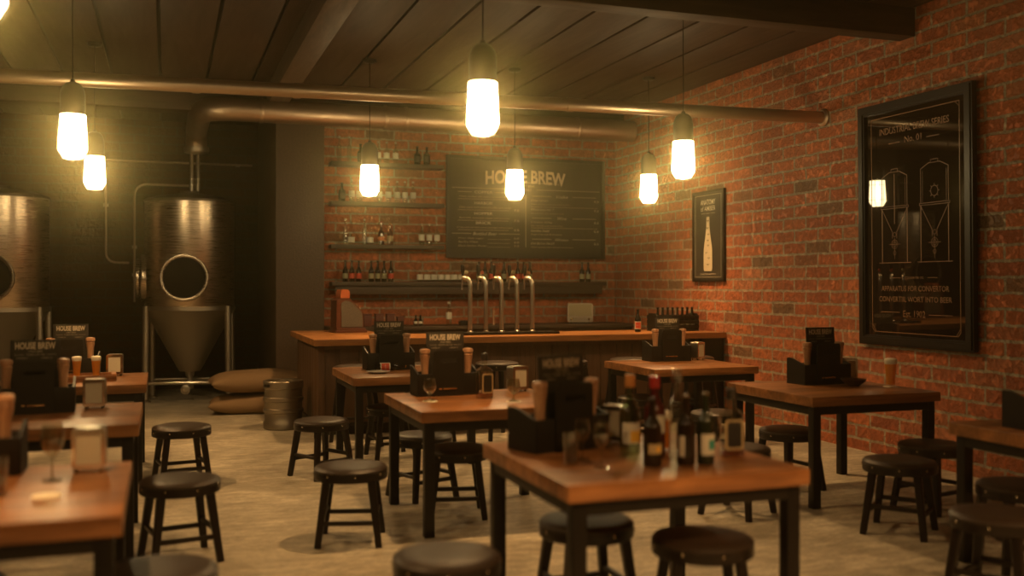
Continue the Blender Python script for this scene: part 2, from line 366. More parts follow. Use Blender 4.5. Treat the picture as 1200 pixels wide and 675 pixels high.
    def build(s, name, parent=None, loc=None, rot=None, smooth=True, ang=35):
        me = bpy.data.meshes.new(name); me.from_pydata(s.v, [], s.f)
        for m in s.ms: me.materials.append(MAT[m])
        me.polygons.foreach_set('material_index', s.mi)
        bm = bmesh.new(); bm.from_mesh(me); bmesh.ops.recalc_face_normals(bm, faces=bm.faces[:]); bm.to_mesh(me); bm.free()
        if smooth:
            me.shade_smooth(); me.set_sharp_from_angle(angle=radians(ang))
        me.update()
        o = bpy.data.objects.new(name, me); C.objects.link(o)
        if parent: o.parent = parent
        if loc: o.location = loc
        if rot: o.rotation_euler = rot
        return o

def tag(o, label, cat, group=None):
    o['label'] = label; o['category'] = cat
    if group: o['group'] = group
    return o
def struct(o): o['kind'] = 'structure'; return o
def root(name, loc=(0, 0, 0), rz=0):
    o = bpy.data.objects.new(name, None); o.empty_display_size = .1; C.objects.link(o); o.location = loc; o.rotation_euler = (0, 0, rz); return o
def copy_tree(o, parent=None):
    c = o.copy(); C.objects.link(c); c.parent = parent
    for ch in list(o.children): copy_tree(ch, c)
    return c
_proto = {}
def place(kind, loc, rz, label, cat, group=None, rx=0, ry=0):
    """first use builds the thing, every later use copies it with its parts"""
    if kind not in _proto:
        o = KINDS[kind](); _proto[kind] = o
    else:
        o = copy_tree(_proto[kind])
        for k in ('label', 'group'):
            if k in o: del o[k]
    o.location = loc; o.rotation_euler = (rx, ry, rz)
    return tag(o, label, cat, group)
KINDS = {}
def kind(f): KINDS[f.__name__] = f; return f
def RX(a): return Matrix.Rotation(a, 4, 'X')
def RY(a): return Matrix.Rotation(a, 4, 'Y')
def RZ(a): return Matrix.Rotation(a, 4, 'Z')
def T(x, y, z): return Matrix.Translation((x, y, z))
def arc(cx, cz, r, a0, a1, n=8): return [(cx+r*cos(radians(a0+(a1-a0)*i/n)), cz+r*sin(radians(a0+(a1-a0)*i/n))) for i in range(n+1)]
def rrect(x0, x1, z0, z1, r, n=5):
    return arc(x1-r, z1-r, r, 0, 90, n)+arc(x0+r, z1-r, r, 90, 180, n)+arc(x0+r, z0+r, r, 180, 270, n)+arc(x1-r, z0+r, r, 270, 360, n)

# ------------------------------------------------------------------ room
XR = 5.95; YB = 12.7; YA = 15.0; ZC = 3.83; XA = 1.29
struct(MB().box(-4.2, 6.3, -3.2, 15.4, -.2, 0, 'concrete').build('floor'))
struct(MB().box(XR, XR+.25, -3.2, YB+.3, 0, ZC+.2, 'brick_side').build('wall_right'))
struct(MB().box(1.88, XR, YB, YB+.3, 0, ZC, 'brick_back').build('wall_back'))
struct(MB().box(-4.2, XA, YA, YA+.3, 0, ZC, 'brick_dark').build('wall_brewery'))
struct(MB().box(XA, 1.88, 12.5, YA+.3, 0, ZC, 'plaster', .01).build('wall_pier'))
struct(MB().box(-4.2, -4.0, -3.2, YA+.3, 0, ZC, 'dark_wall').build('wall_left'))
struct(MB().box(-4.0, XR, -3.2, -3.0, 0, ZC, 'dark_wall').build('wall_front'))
# boarded ceiling: planks running away from the viewer, with open joints
cb = MB().box(-4.2, 6.3, -3.2, 15.3, ZC+.02, ZC+.2, 'black')
k = -9
while k*.5-.05 < XR:
    x0 = k*.5-.05
    if x0+.48 > -4.0: cb.box(max(-4.0, x0+.016), min(XR, x0+.484), -3.0, 15.0, ZC-.012, ZC+.02, 'ceil', .004)
    k += 1
struct(cb.build('ceiling'))
struct(MB().box(-4.0, XR, 6.78, 6.97, 3.58, ZC-.012, 'beamx', .008).build('trim_1'))     # cross beam
struct(MB().box(1.13, 1.36, 6.97, 12.3, 3.60, ZC-.012, 'beam', .008).build('trim_2'))    # beam running to the pier
struct(MB().box(-4.0, 1.29, 12.0, 12.3, 3.5, ZC-.012, 'beamx', .008).build('trim_3'))     # header over the brewery bay
struct(MB().box(1.29, XR, 12.4, 12.7, 3.62, ZC-.012, 'beamx', .008).build('trim_4'))
# ------------------------------------------------------------------ pendant lamps
@kind
def pendant():
    r = root('pendant_lamp')            # origin at the bottom of the globe
    prof = [(0, 0), (.055, 0), (.068, .006), (.098, .058), (.101, .075), (.089, .315), (.080, .325), (0, .325)]
    MB().lathe(prof, 'globe', 16).build('glass_globe', r)
    MB().lathe([(0, .06), (.02, .07), (.03, .11), (.03, .2), (.015, .26), (.015, .3), (0, .3)], 'filament', 12).build('bulb', r)
    c = MB().lathe([(0, .318), (.083, .318), (.086, .325), (.086, .46), (.082, .49), (.068, .525), (.045, .548), (.02, .556), (.014, .575), (0, .575)], 'cap_black', 28)
    c.build('lamp_holder', r)
    g = MB()
    for i in range(8):
        a = 2*pi*(i+.5)/8
        g.tube([(rr*cos(a), rr*sin(a), z) for rr, z in ((.05, -.008), (.070, -.006), (.105, .055), (.108, .075), (.096, .32))], .0022, 'black', 6)
    for rr, z in ((.108, .075), (.072, -.006), (.099, .26), (.096, .318)):
        g.tube([(rr*cos(2*pi*i/24), rr*sin(2*pi*i/24), z) for i in range(24)], .0024, 'black', 6, closed=True)
    g.build('wire_cage', r)
    return r
LAMPS = [((1.83, 5.79), ZC, 'large pendant lamp glowing highest in the middle, cord above the centre tables'),
         ((-.63, 7.87), ZC, 'bigger of the two close glowing pendant lamps in front of the brewing tanks'),
         ((-.635, 10.36), ZC, 'smaller glowing pendant lamp beside the thin wall pipe near the tanks'),
         ((2.0, 10.2), ZC, 'glowing pendant lamp hanging in front of the bottle shelves'),
         ((3.56, 10.12), ZC, 'glowing pendant lamp covering the title of the chalkboard menu'),
         ((5.13, 10.05), ZC, 'small glowing pendant lamp in the back corner beside the chalkboard menu'),
         ((4.21, 6.875), 3.58, 'glowing pendant lamp before the brick side wall, its cord meeting the cross beam'),
         ((-.62, 3.85), ZC, 'glowing pendant lamp cut off by the top left corner of the view')]
# lamp 7 really hangs a little behind the beam
LAMPS[6] = ((4.21, 7.60), ZC, LAMPS[6][2])
ZL = 2.41
for (x, y), zt, lab in LAMPS:
    o = place('pendant', (x, y, ZL), random.random(), lab, 'lamp', 'caged pendant lamps')
    MB().tube([(0, 0, .57), (.0015, 0, .8), (-.001, .001, 1.1), (0, 0, zt-ZL-.03)], .0042, 'black', 8).build('cord', o)
    MB().lathe([(0, zt-ZL-.045), (.05, zt-ZL-.045), (.068, zt-ZL-.035), (.07, zt-ZL-.012), (0, zt-ZL-.012)], 'cap_black', 24).build('ceiling_rose', o)
    l = bpy.data.lights.new('spot_light', 'SPOT'); l.energy = POWER; l.color = LIGHT_COL; l.shadow_soft_size = .045; l.spot_size = radians(150); l.spot_blend = 1.0
    lo = bpy.data.objects.new('spot_light', l); C.objects.link(lo); lo.location = (x, y, ZL+.17)
# unseen lights added behind the viewer to brighten front faces, no fixtures built
for x, y in ((4.21, 1.2), (1.83, 1.3), (-.62, -.4)):
    l = bpy.data.lights.new('spot_light', 'SPOT'); l.energy = POWER*.36; l.color = LIGHT_COL; l.shadow_soft_size = .06; l.spot_size = radians(150); l.spot_blend = 1.0
    lo = bpy.data.objects.new('spot_light', l); C.objects.link(lo); lo.location = (x, y, ZL+.17)

# ------------------------------------------------------------------ overhead pipes
def flange(mb, p, r, axis='x', w=.03, m='pipe'):
    mt = T(*p) @ (RY(pi/2) if axis == 'x' else (RX(pi/2) if axis == 'y' else Matrix()))
    mb.lathe([(r*.97, -w), (r*1.05, -w), (r*1.07, -w*.8), (r*1.07, w*.8), (r*1.05, w), (r*.97, w)], m, 28, mt)
p = root('overhead_pipe'); tag(p, 'long slim metal pipe running under the ceiling into the brick side wall', 'pipe')
a, b = Vector((-3.9, 8.62, 3.09)), Vector((XR, 8.0, 3.09))
MB().tube([a, b], .057, 'pipe', 24).build('pipe_run', p)
ang = math.atan2(b.y-a.y, b.x-a.x)
def onpipe(t): return a.lerp(b, t)
for t in (.13, .42, .5, .74): 
    c = onpipe(t); MB().lathe([(.056, -.03), (.063, -.03), (.063, .03), (.056, .03)], 'pipe', 24, T(*c) @ RZ(ang) @ RY(pi/2)).build('coupling', p)
MB().lathe([(.05, 0), (.085, 0), (.085, .02), (.07, .035), (.05, .035)], 'pipe', 24, T(b.x, b.y, b.z) @ RY(-pi/2)).build('wall_flange', p)

p = root('brewery_duct'); tag(p, 'thick metal duct with an elbow down to the brewing tank, below the slim pipe', 'pipe')
path = [(XR-.16, 11.8, 3.50), (.75, 11.8, 3.50)]
for i in range(1, 9):
    t = radians(90*i/8); path.append((.75-.36*sin(t), 11.8+.36*(1-cos(t)), 3.50))
path.append((.39, 13.40, 3.50))
for i in range(1, 9):
    t = radians(90*i/8); path.append((.39, 13.41+.23*sin(t), 3.50-.23*(1-cos(t))))
MB().tube(path, .135, 'pipe', 28).build('duct_run', p)
for x in (5.0, 2.75, 2.5, 1.05):
    f = MB(); flange(f, (x, 11.8, 3.50), .135, w=.02); f.build('joint_ring', p)
MB().lathe([(.135, 3.29), (.16, 3.285), (.165, 3.25), (.15, 3.215), (.09, 3.20), (0, 3.20)], 'steel_dull', 28, T(.39, 13.64, 0)).build('funnel', p)
for dx in (-.04, .04):
    f = MB().tube([(.37+dx, 13.64, 3.21), (.37+dx, 13.64, 2.715)], .030, 'chrome', 16)
    flange(f, (.37+dx, 13.64, 2.80), .034, 'z', .012, 'chrome'); flange(f, (.37+dx, 13.64, 2.87), .034, 'z', .012, 'chrome'); f.build('riser', p)

# thin pipes on the brewery wall
def thin(path, lab, clamps=()):
    o = MB().tube(path, .016, 'pipe', 10)
    for c in clamps: o.box(c[0]-.03, c[0]+.03, YA-.03, c[1]+.02, c[2]-.02, c[2]+.02, 'steel_dull', .004)
    return tag(o.build('wall_pipe'), lab, 'pipe')
Y0 = YA-.11
def bend(a, c, b, n=6):
    a, c, b = Vector(a), Vector(c), Vector(b); return [((1-t)**2*a+2*t*(1-t)*c+t*t*b) for t in [i/n for i in range(n+1)]]
thin([(-1.05, Y0, 3.22), (1.2, Y0, 3.22)], 'thin horizontal pipe high on the dark brewery wall', ((-.9, Y0, 3.22), (1.0, Y0, 3.22)))
thin([(-.77, Y0, 3.12)]+bend((-.77, Y0, 1.95), (-.77, Y0, 1.8), (-.62, Y0, 1.8))+[(-.47, Y0, 1.8)], 'thin wall pipe dropping below the small lamp and hooking right at its foot', ((-.77, Y0, 2.6),))
thin([(-.40, Y0, 1.25)]+bend((-.40, Y0, 2.72), (-.40, Y0, 2.9), (-.22, Y0, 2.9))+[(.35, Y0, 2.9)], 'thin wall pipe rising left of the right tank and bending over at the top', ((-.40, Y0, 2.02), (-.40, Y0, 1.63)))

# ------------------------------------------------------------------ brewing tanks
@kind
def tank():
    r = root('brewing_tank')
    R = .56
    MB().lathe([(R-.02, 1.16), (R, 1.2), (R, 2.55), (R-.02, 2.57)], 'steel', 64).build('tank_body', r)
    MB().lathe([(R-.03, 2.55), (R+.01, 2.555), (R+.012, 2.58), (R-.02, 2.595), (.40, 2.64), (.2, 2.67), (.12, 2.68), (.12, 2.71), (0, 2.71)], 'lid', 64).build('domed_lid', r)
    MB().lathe([(R+.0, 1.22), (R+.012, 1.215), (R+.012, 1.165), (R-.01, 1.15), (.16, .42), (.13, .37), (.06, .36), (.05, .3), (0, .3)], 'steel_dull', 64).build('cone', r)
    MB().lathe([(.035, .34), (.035, .2), (.05, .2), (.05, .14), (0, .14)], 'steel_dull', 20).build('outlet_pipe', r)
    for k in range(4):
        x, y = ((.50, -.27), (-.50, -.27), (.50, .27), (-.50, .27))[k]
        MB().tube([(x, y, 1.22), (x*1.03, y*1.03, .03)], .042, 'steel_dull', 16).lathe([(.07, 0), (.07, .02), (.045, .035), (.03, .035)], 'steel_dull', 16, T(x*1.03, y*1.03, 0)).build('leg', r)
    for y in (-.275, .275): MB().tube([(-.51, y, .24), (.51, y, .24)], .024, 'chrome', 12).build('cross_rail', r)
    for nm, th in (('round_manway', -90), ('side_manway', -172)):
        mt = RZ(radians(th)) @ T(R-.03, 0, 1.58) @ RY(pi/2)
        h = MB().lathe([(.255, 0), (.292, 0), (.300, .05), (.292, .068), (.276, .072), (.260, .066), (.252, .05)], 'steel', 48, mt)
        h.lathe([(0, .040), (.256, .040)], 'dark_glass', 48, mt)
        if th != -90: h.lathe([(.2, .045), (.25, .09), (.25, .12), (0, .14)], 'steel', 32, mt)
        h.build('manway', r)
    v = MB().tube([(.0, 0, .17), (0, -.3, .17), (0, -.42, .17)], .024, 'steel_dull', 12)
    mt = T(0, -.44, .17) @ RX(pi/2)
    v.lathe([(0, 0), (.055, 0), (.06, .01), (.06, .03), (.035, .035), (.03, .03), (0, .03)], 'satin', 24, mt)
    v.build('drain_valve', r)
    return r
place('tank', (.31, 13.66, 0), radians(-8), 'tall steel brewing tank with round porthole left of the burlap sacks', 'tank', 'conical brewing tanks')
place('tank', (-1.92, 13.66, 0), radians(-5), 'steel brewing tank cut off by the left edge of the view', 'tank', 'conical brewing tanks')

# ------------------------------------------------------------------ tables
TW = 1.06
@kind
def table():
    r = root('pub_table')               # origin on the floor at the near left corner of the top
    MB().box(0, TW, 0, TW, .684, .75, 'top', .005).build('tabletop', r)
    i = .03; w = .052
    f = MB()
    f.box(i, TW-i, i, i+.03, .625, .684, 'black', .003).box(i, TW-i, TW-i-.03, TW-i, .625, .684, 'black', .003)
    f.box(i, i+.03, i+.03, TW-i-.03, .625, .684, 'black', .003).box(TW-i-.03, TW-i, i+.03, TW-i-.03, .625, .684, 'black', .003)
    f.build('frame', r)
    for x in (i-.002, TW-i-.06+.002):
        for y in (i-.002, TW-i-.06+.002):
            MB().box(x, x+.06, y, y+.06, 0, .6835, 'black', .004).build('leg', r)
    return r
TABLES = {
 1: ((1.415, 3.42), 'square wooden table in front crowded with wine and beer bottles'),
 2: ((1.42, 5.68), 'square wooden table in the centre carrying two small snifters and a square bottle'),
 3: ((4.06, 7.84), 'square wooden table at the back near the right end of the bar'),
 4: ((1.42, 7.92), 'square wooden table at the back with a beer bottle lying beside a plate'),
 5: ((4.05, 5.57), 'square wooden table below the big framed tank poster'),
 6: ((4.03, 3.28), 'square wooden table cut off by the right edge, against the brick side'),
 7: ((-1.19, 7.95), 'farthest wooden table on the left, holding a tray of beers'),
 8: ((-1.19, 5.70), 'middle one of the three wooden tables along the left edge'),
 9: ((-1.19, 3.46), 'nearest wooden table at the left edge with a tall wine glass on it'),
}
for k, ((x, y), lab) in TABLES.items():
    place('table', (x, y, 0), 0, lab, 'table', 'square pub tables')

# ------------------------------------------------------------------ stools
def make_stool(H, name):
    r = root(name)
    MB().lathe([(0, H), (.10, H-.001), (.17, H-.004), (.203, H-.012), (.214, H-.024), (.211, H-.034), (0, H-.034)], 'leather', 40).build('seat', r)
    b = MB().lathe([(.206, H-.032), (.214, H-.036), (.214, H-.075), (.208, H-.082), (.18, H-.082), (0, H-.078)], 'black_wood', 40); st = b
    for k in range(8):
        a = 2*pi*k/8+.2
        st.lathe([(.0075, 0), (.006, .003), (.003, .005), (0, .0055)], 'stud', 8, RZ(a) @ T(.2135, 0, H-.045) @ RY(pi/2))
    st.build('seat_rim', r)
    ft = []
    for sx in (-1, 1):
        for sy in (-1, 1):
            p = (sx*.128, sy*.128, H-.08); q = (sx*(.128+.045*H/.45), sy*(.128+.045*H/.45), 0)
            ft.append((p, q))
            MB().bar(p, q, .046, .046, 'black_wood', .036, .036).build('leg', r)
    def at(pq, z):
        p, q = Vector(pq[0]), Vector(pq[1]); t = (p.z-z)/(p.z-q.z); return p.lerp(q, t)
    zs = .135 if H < .6 else .22
    for i, j, z in ((0, 2, zs), (1, 3, zs), (0, 1, zs+.035), (2, 3, zs+.035)):
        MB().bar(at(ft[i], z), at(ft[j], z), .024, .026, 'black_wood').build('stretcher', r)
    return r
@kind
def stool(): return make_stool(.45, 'stool')
@kind
def bar_stool(): return make_stool(.745, 'bar_stool')
STOOLS = [
 (.12, 7.87, 10, 'round black stool farther back of the two beside the left tables'),
 (.08, 5.74, 12, 'round black stool standing nearer of the two beside the left tables'),
 (1.03, 5.82, -15, 'round black stool standing clear on the floor left of the centre table'),
 (1.16, 7.86, 28, 'round black stool nearest the beer keg'),
 (1.86, 8.55, 5, 'round stool tucked under the table with the lying bottle'),
 (1.79, 6.24, -12, 'round stool tucked under the front of the centre table with snifters'),
 (1.72, 6.86, 20, 'round stool behind the centre table, half hidden by its legs'),
 (1.05, 3.79, 20, 'round stool in front at the bottom edge, seat top filling the view'),
 (2.14, 3.70, -18, 'round stool under the right front corner of the bottle-covered table'),
 (1.80, 4.14, 0, 'round stool under the bottle-covered table on its left side'),
 (4.20, 4.92, 38, 'round black stool in front of the table below the big poster'),
 (4.84, 5.36, 12, 'round black stool against the brick wall under the big poster'),
 (3.66, 3.63, 24, 'round black stool at the bottom right, beside the cut-off table'),
 (4.30, 4.12, -16, 'round stool tucked under the table cut off at the right'),
 (4.33, 6.24, 8, 'round stool tucked under the left side of the table below the poster'),
 (3.54, 5.67, 30, 'round stool behind the square bottle, left of the table below the poster'),
 (4.34, 7.27, 14, 'round stool in front of the table near the bar end'),
 (4.25, 8.50, 0, 'round stool under the table near the bar end'),
 (-.02, 3.95, 8, 'round stool at the bottom left corner beside the nearest left table'),
 (-.75, 4.0, 25, 'round stool under the nearest left table, only its legs showing'),
]
for x, y, a, lab in STOOLS:
    place('stool', (x, y, 0), radians(a), lab, 'stool', 'black pub stools')
for i, x in enumerate((1.69, 2.38, 3.08, 3.83, 4.53, 5.28)):
    words_ = ['behind the table with the lying bottle', 'hidden behind the centre menu sign', 'behind the neck of the square bottle on the centre table', 'behind the menu sign of the bottle-covered table', 'behind the left corner of the table near the bar end', 'behind the napkin dispenser near the bar end'][i]
    place('bar_stool', (x, 9.28+.03*(i % 2), 0), radians(7*i), 'tall bar stool '+words_, 'bar stool', 'bar stools along the counter')

# ------------------------------------------------------------------ caddies, mills, dispensers
@kind
def caddy():
    r = root('condiment_caddy')         # origin: centre of the base; front faces -y
    W, D = .42, .21; x0, x1 = -W/2, W/2
    t = MB()
    t.box(x0, x1, -D/2, D/2, 0, .012, 'caddy', .002)
    t.box(x0, x1, -D/2, -D/2+.012, .012, .15, 'caddy', .002)
    t.box(x0, x1, D/2-.012, D/2, .012, .15, 'caddy', .002)
    for s in (x0, x1-.012): t.box(s, s+.012, -D/2+.012, D/2-.012, .012, .15, 'caddy', .002)
    t.box(x0+.012, x1-.012, .0, .012, .012, .13, 'caddy', .002)
    t.box(-.112, -.1, -D/2+.012, 0, .012, .13, 'caddy', .002).box(.1, .112, -D/2+.012, 0, .012, .13, 'caddy', .002)
    # slanted cheeks
    for s in (x0-.004, x1-.008):
        t.add([(s, -D/2, 0), (s, D/2, 0), (s, D/2, .195), (s, .05, .195), (s, -D/2, .15)], [(0, 1, 2, 3, 4)], 'caddy')
        t.add([(s+.012, -D/2, 0), (s+.012, D/2, 0), (s+.012, D/2, .195), (s+.012, .05, .195), (s+.012, -D/2, .15)], [(4, 3, 2, 1, 0)], 'caddy')
        t.add([(s, D/2, .195), (s, .05, .195), (s, -D/2, .15), (s+.012, D/2, .195), (s+.012, .05, .195), (s+.012, -D/2, .15)], [(0, 3, 4, 1), (1, 4, 5, 2)], 'caddy')
    t.build('box', r)
    out = [(-.105, 0), (.105, 0), (.105, .27)]+arc(.085, .285, .02, 0, 90, 4)+arc(-.085, .285, .02, 90, 180, 4)+[(-.105, .27)]
    hole = rrect(-.06, .06, .225, .252, .0134, 5)
    MB().prism([out, hole[::-1]], .012, 'caddy', T(0, -D/2-.0125, 0)).build('handle_panel', r)
    s = MB().box(-.132, .132, 0, .008, .14, .425, 'board', .002, T(0, -.045, 0) @ RX(radians(-4)))
    mt = T(0, -.0452, 0) @ RX(radians(-4))
    s.text('HOUSE BREW', 0, .373, 1, 'ink', fit=.215, hfit=.040, mat=mt, bold=.03)
    s.text('CRAFT BEER', 0, .352, 1, 'ink_dim', fit=.075, hfit=.011, mat=mt)
    s.text('TODAY ON TAP', 0, .334, 1, 'ink_dim', fit=.10, hfit=.009, mat=mt)
    s.stroke([(-.11, .339), (-.06, .339)], .0018, 'ink_dim', mat=mt).stroke([(.06, .339), (.11, .339)], .0018, 'ink_dim', mat=mt)
    s.text('COPPER 6.5', -.07, .315, 1, 'ink_dim', fit=.06, hfit=.008, mat=mt).text('HARBOR 7.0', .06, .315, 1, 'ink_dim', fit=.06, hfit=.008, mat=mt)
    s.build('menu_sign', r)
    MB().box(-.04, .055, -D/2-.018, -D/2-.0125, .045, .056, 'brass', .001).box(-.07, -.048, -D/2-.018, -D/2-.0125, .045, .056, 'brass', .001).build('brass_plate', r)
    return r
@kind
def mill():
    return MB().lathe([(0, 0), (.027, 0), (.028, .006), (.0255, .04), (.0235, .10), (.024, .16), (.0275, .215), (.033, .252), (.0345, .262), (.0300, .266), (.0300, .271), (.0355, .275), (.0360, .292), (.032, .300), (.012, .304), (0, .3045)], 'mill', 24).build('pepper_mill')
@kind
def dispenser():
    r = root('napkin_dispenser')
    w, h, d = .125, .165, .09; z0 = .012
    o = [(x, z) for x, z in rrect(-w/2, w/2, z0, z0+h, .016)]
    hl = [(x, z) for x, z in rrect(-w/2+.016, w/2-.016, z0+.022, z0+h-.022, .004)]
    MB().prism([o, hl[::-1]], .006, 'chrome', T(0, -d/2, 0)).prism([o], d-.006, 'satin', T(0, -d/2+.006, 0)).build('shell', r)
    n = MB()
    n.box(-w/2+.012, w/2-.012, -d/2+.0025, -d/2+.0058, z0+.018, z0+h-.018, 'napkin')
    n.build('napkin_stack', r)
    for sx in (-1, 1):
        for sy in (-1, 1): MB().lathe([(0, 0), (.007, 0), (.008, .004), (.006, .013), (0, .013)], 'black', 10, T(sx*.045, sy*.03, 0)).build('foot', r)
    return r
TB = {1: 'the bottle-covered table', 2: 'the centre table with snifters', 3: 'the table near the bar end', 4: 'the table with the lying bottle',
      5: 'the table below the big poster', 6: 'the table at the right edge', 7: 'the beer tray table', 8: 'the middle left table', 9: 'the nearest left table'}
CAD = {1: (1.71, 4.25, 17), 2: (1.80, 6.56, 0), 3: (4.65, 8.73, 0), 4: (1.87, 8.68, 0), 5: (4.68, 6.36, 3), 6: (4.37, 3.99, 0), 7: (-.72, 8.86, -2), 8: (-.715, 6.44, 3), 9: (-.745, 4.42, 0)}
for k, (x, y, a) in CAD.items():
    a = radians(a)
    place('caddy', (x, y, .75), a, 'black condiment caddy with menu sign standing on '+TB[k], 'caddy', 'table caddies')
    for s, nm in ((-1, 'left'), (1, 'right')):
        v = RZ(a) @ Vector((s*.150, -.052, 0))
        place('mill', (x+v.x, y+v.y, .7625), random.random()*6, 'wooden mill at the %s of the caddy on %s' % (nm, TB[k]), 'pepper mill', 'wooden mills in the caddies')
for k, (x, y, a) in {1: (2.02, 4.31, -48), 2: (2.335, 6.58, 14), 3: (4.99, 8.72, 28), 5: (5.03, 6.46, -32), 7: (-.385, 8.78, -4), 8: (-.40, 6.53, -4), 9: (-.285, 4.33, -2)}.items():
    place('dispenser', (x, y, .75), radians(a), 'chrome napkin dispenser standing on '+TB[k], 'napkin dispenser', 'chrome napkin dispensers')

# ------------------------------------------------------------------ bottles and glasses
def bottle_profile(R, H, neck=.014, sh=.55, nk=.75):
    p = [(0, 0), (R*.85, 0), (R, .006), (R, H*sh)]
    for i in range(1, 7):
        t = i/6; w = .5-.5*cos(pi*t); p.append((R+(neck*1.1-R)*w, H*(sh+(nk-sh)*t)))
    p += [(neck, H*.93), (neck*1.25, H*.935), (neck*1.25, H*.965), (neck, H*.97)]
    return p
def make_bottle(name, R, H, glass, label='lab_white', lz=(.12, .42), cap='cap_black', neck=.014, sh=.55, nk=.75, nlabel=None, patch=None, seg=24, txt=None, capr=1.35, liquid=None, caph=.05, wrap=1.0):
    r = root(name)
    MB().lathe(bottle_profile(R, H, neck, sh, nk)+[(0, H*.97)], glass, seg).build('glass_body', r)
    if liquid: MB().lathe([(0, .006), (R*.9, .008), (R*.93, H*sh*.8), (0, H*sh*.8)], liquid, seg).build('drink', r)
    if label:
        l = MB(); n = 20; z0, z1 = H*lz[0], H*lz[1]; aw = pi*wrap
        vs = []; 
        for i in range(n+1):
            a = -pi/2-aw+2*aw*i/n
            vs += [((R+.0012)*cos(a), (R+.0012)*sin(a), z0), ((R+.0012)*cos(a), (R+.0012)*sin(a), z1)]
        l.add(vs, [(2*i, 2*i+2, 2*i+3, 2*i+1) for i in range(n)], label)
        if patch:
            pm, w, zz0, zz1 = patch; vs = []; m_ = 6
            for i in range(m_+1):
                a = -pi/2-w+2*w*i/m_
                vs += [((R+.0024)*cos(a), (R+.0024)*sin(a), H*zz0), ((R+.0024)*cos(a), (R+.0024)*sin(a), H*zz1)]
            l.add(vs, [(2*i, 2*i+2, 2*i+3, 2*i+1) for i in range(m_)], pm)
        if txt:
            for (tx, tm, zz, wd, hh) in txt:
                q = MB().text(tx, 0, zz*H, 1, tm, fit=wd, hfit=hh)
                vs = [((R+.003)*sin(v[0]/R), -(R+.003)*cos(v[0]/R), v[2]) for v in q.v]
                l.add(vs, q.f, tm)
        l.build('label', r)
    if nlabel: MB().lathe([(neck*1.35, H*.70), (neck*1.2, H*.74), (neck*1.12, H*.80)], nlabel, seg).build('neck_label', r)
    c = neck*capr
    MB().lathe([(c*.98, H*(1-caph)), (c, H*(1-caph)+.001), (c, H-.003), (c*.85, H), (0, H)], cap, seg).build('cap', r)
    return r
K = KINDS
# on the bottle-covered table
K['b1'] = lambda: make_bottle('wine_bottle', .047, .350, 'glass_green', 'lab_white', (.14, .40), 'cork', .015, .5, .72, patch=('lab_yellow', .5, .16, .30), capr=1.6, caph=.16, wrap=.42)
K['b2'] = lambda: make_bottle('wine_bottle', .046, .350, 'wine', 'lab_white', (.30, .52), 'cap_red', .016, .55, .78, capr=1.5, caph=.15, wrap=.3)
K['b3'] = lambda: make_bottle('beer_bottle', .038, .285, 'bottle_brown', 'lab_tan', (.2, .34), 'cap_black', .014, .55, .76, capr=1.15, wrap=.35, patch=('lab_yellow', .25, .23, .30))
K['b4'] = lambda: make_bottle('spirit_bottle', .036, .385, 'glass', None, cap='glass', neck=.014, sh=.62, nk=.72, capr=1.7, caph=.14)
K['b5'] = lambda: make_bottle('beer_bottle', .037, .292, 'bottle_brown', 'lab_white', (.13, .42), 'cap_brown', .014, .55, .76, nlabel=None, patch=('bottle_brown', .9, .12, .43), capr=1.15, wrap=.52)
K['b6'] = lambda: make_bottle('beer_bottle', .036, .300, 'bottle_green', 'lab_white', (.14, .43), 'cap_brown', .014, .56, .78, patch=('lab_teal', .5, .22, .35), capr=1.15, wrap=.45)
place('b1', (1.95, 4.0, .75), .1, 'pale green wine bottle with yellow and white label and orange stopper', 'bottle')
place('b2', (2.02, 3.90, .75), .2, 'dark red wine bottle with bright red cap', 'bottle')
place('b3', (1.895, 3.68, .75), .2, 'dark beer bottle with small tan label, in front of the red-capped bottle', 'bottle')
place('b4', (2.08, 3.81, .75), 0, 'tall clear glass bottle with glass stopper on the bottle-covered table', 'bottle')
o = place('b5', (2.045, 3.67, .75), .3, 'dark brown beer bottle with orange neck spot and white-edged label', 'bottle')
MB().lathe([(0, .002), (.012, .001), (.013, 0)], 'lab_orange', 16, T(0, -.024, .178) @ RX(radians(62))).build('neck_spot', o)
o = place('b6', (2.13, 3.655, .75), .35, 'dark beer bottle with white label and teal square', 'bottle')
MB().lathe([(0, .002), (.011, .001), (.012, 0)], 'lab_yellow', 16, T(0, -.024, .190) @ RX(radians(62))).build('neck_spot', o)
@kind
def whiskey():
    r = root('whiskey_bottle')
    w = .052
    body = MB()
    secs = [(0, .90), (.006, 1), (.17, 1), (.188, .92), (.2, .62), (.21, .36), (.25, .32)]
    vs = []; n = 16
    for z, k in secs:
        q = [(x*k, y*k) for x, y in rrect(-w, w, -w*.72, w*.72, .018, 3)]
        n = len(q); vs += [(x, y, z) for x, y in q]
    fs = [tuple(range(n))[::-1], tuple((len(secs)-1)*n+i for i in range(n))]
    for s in range(len(secs)-1):
        for i in range(n): j = (i+1) % n; fs.append((s*n+i, s*n+j, (s+1)*n+j, (s+1)*n+i))
    body.add(vs, fs, 'glass'); body.build('glass_body', r)
    MB().box(-w*.88, w*.88, -w*.62, w*.62, .008, .035, 'whiskey', .004).build('drink', r)
    MB().prism([rrect(-.042, .042, .035, .165, .012), rrect(-.031, .031, .045, .155, .01)[::-1]], .002, 'lab_tan', T(0, -w*.72-.003, 0)).prism([rrect(-.031, .031, .045, .155, .01)], .0018, 'lab_dark', T(0, -w*.72-.003, 0)).build('label', r)
    MB().lathe([(0, .25), (.021, .25), (.022, .254), (.022, .293), (.019, .297), (0, .297)], 'cap_black', 20).build('stopper', r)
    return r
place('whiskey', (2.33, 3.78, .75), -.2, 'square clear whiskey bottle with big black label at the end of the front bottles', 'bottle', 'square whiskey bottles')
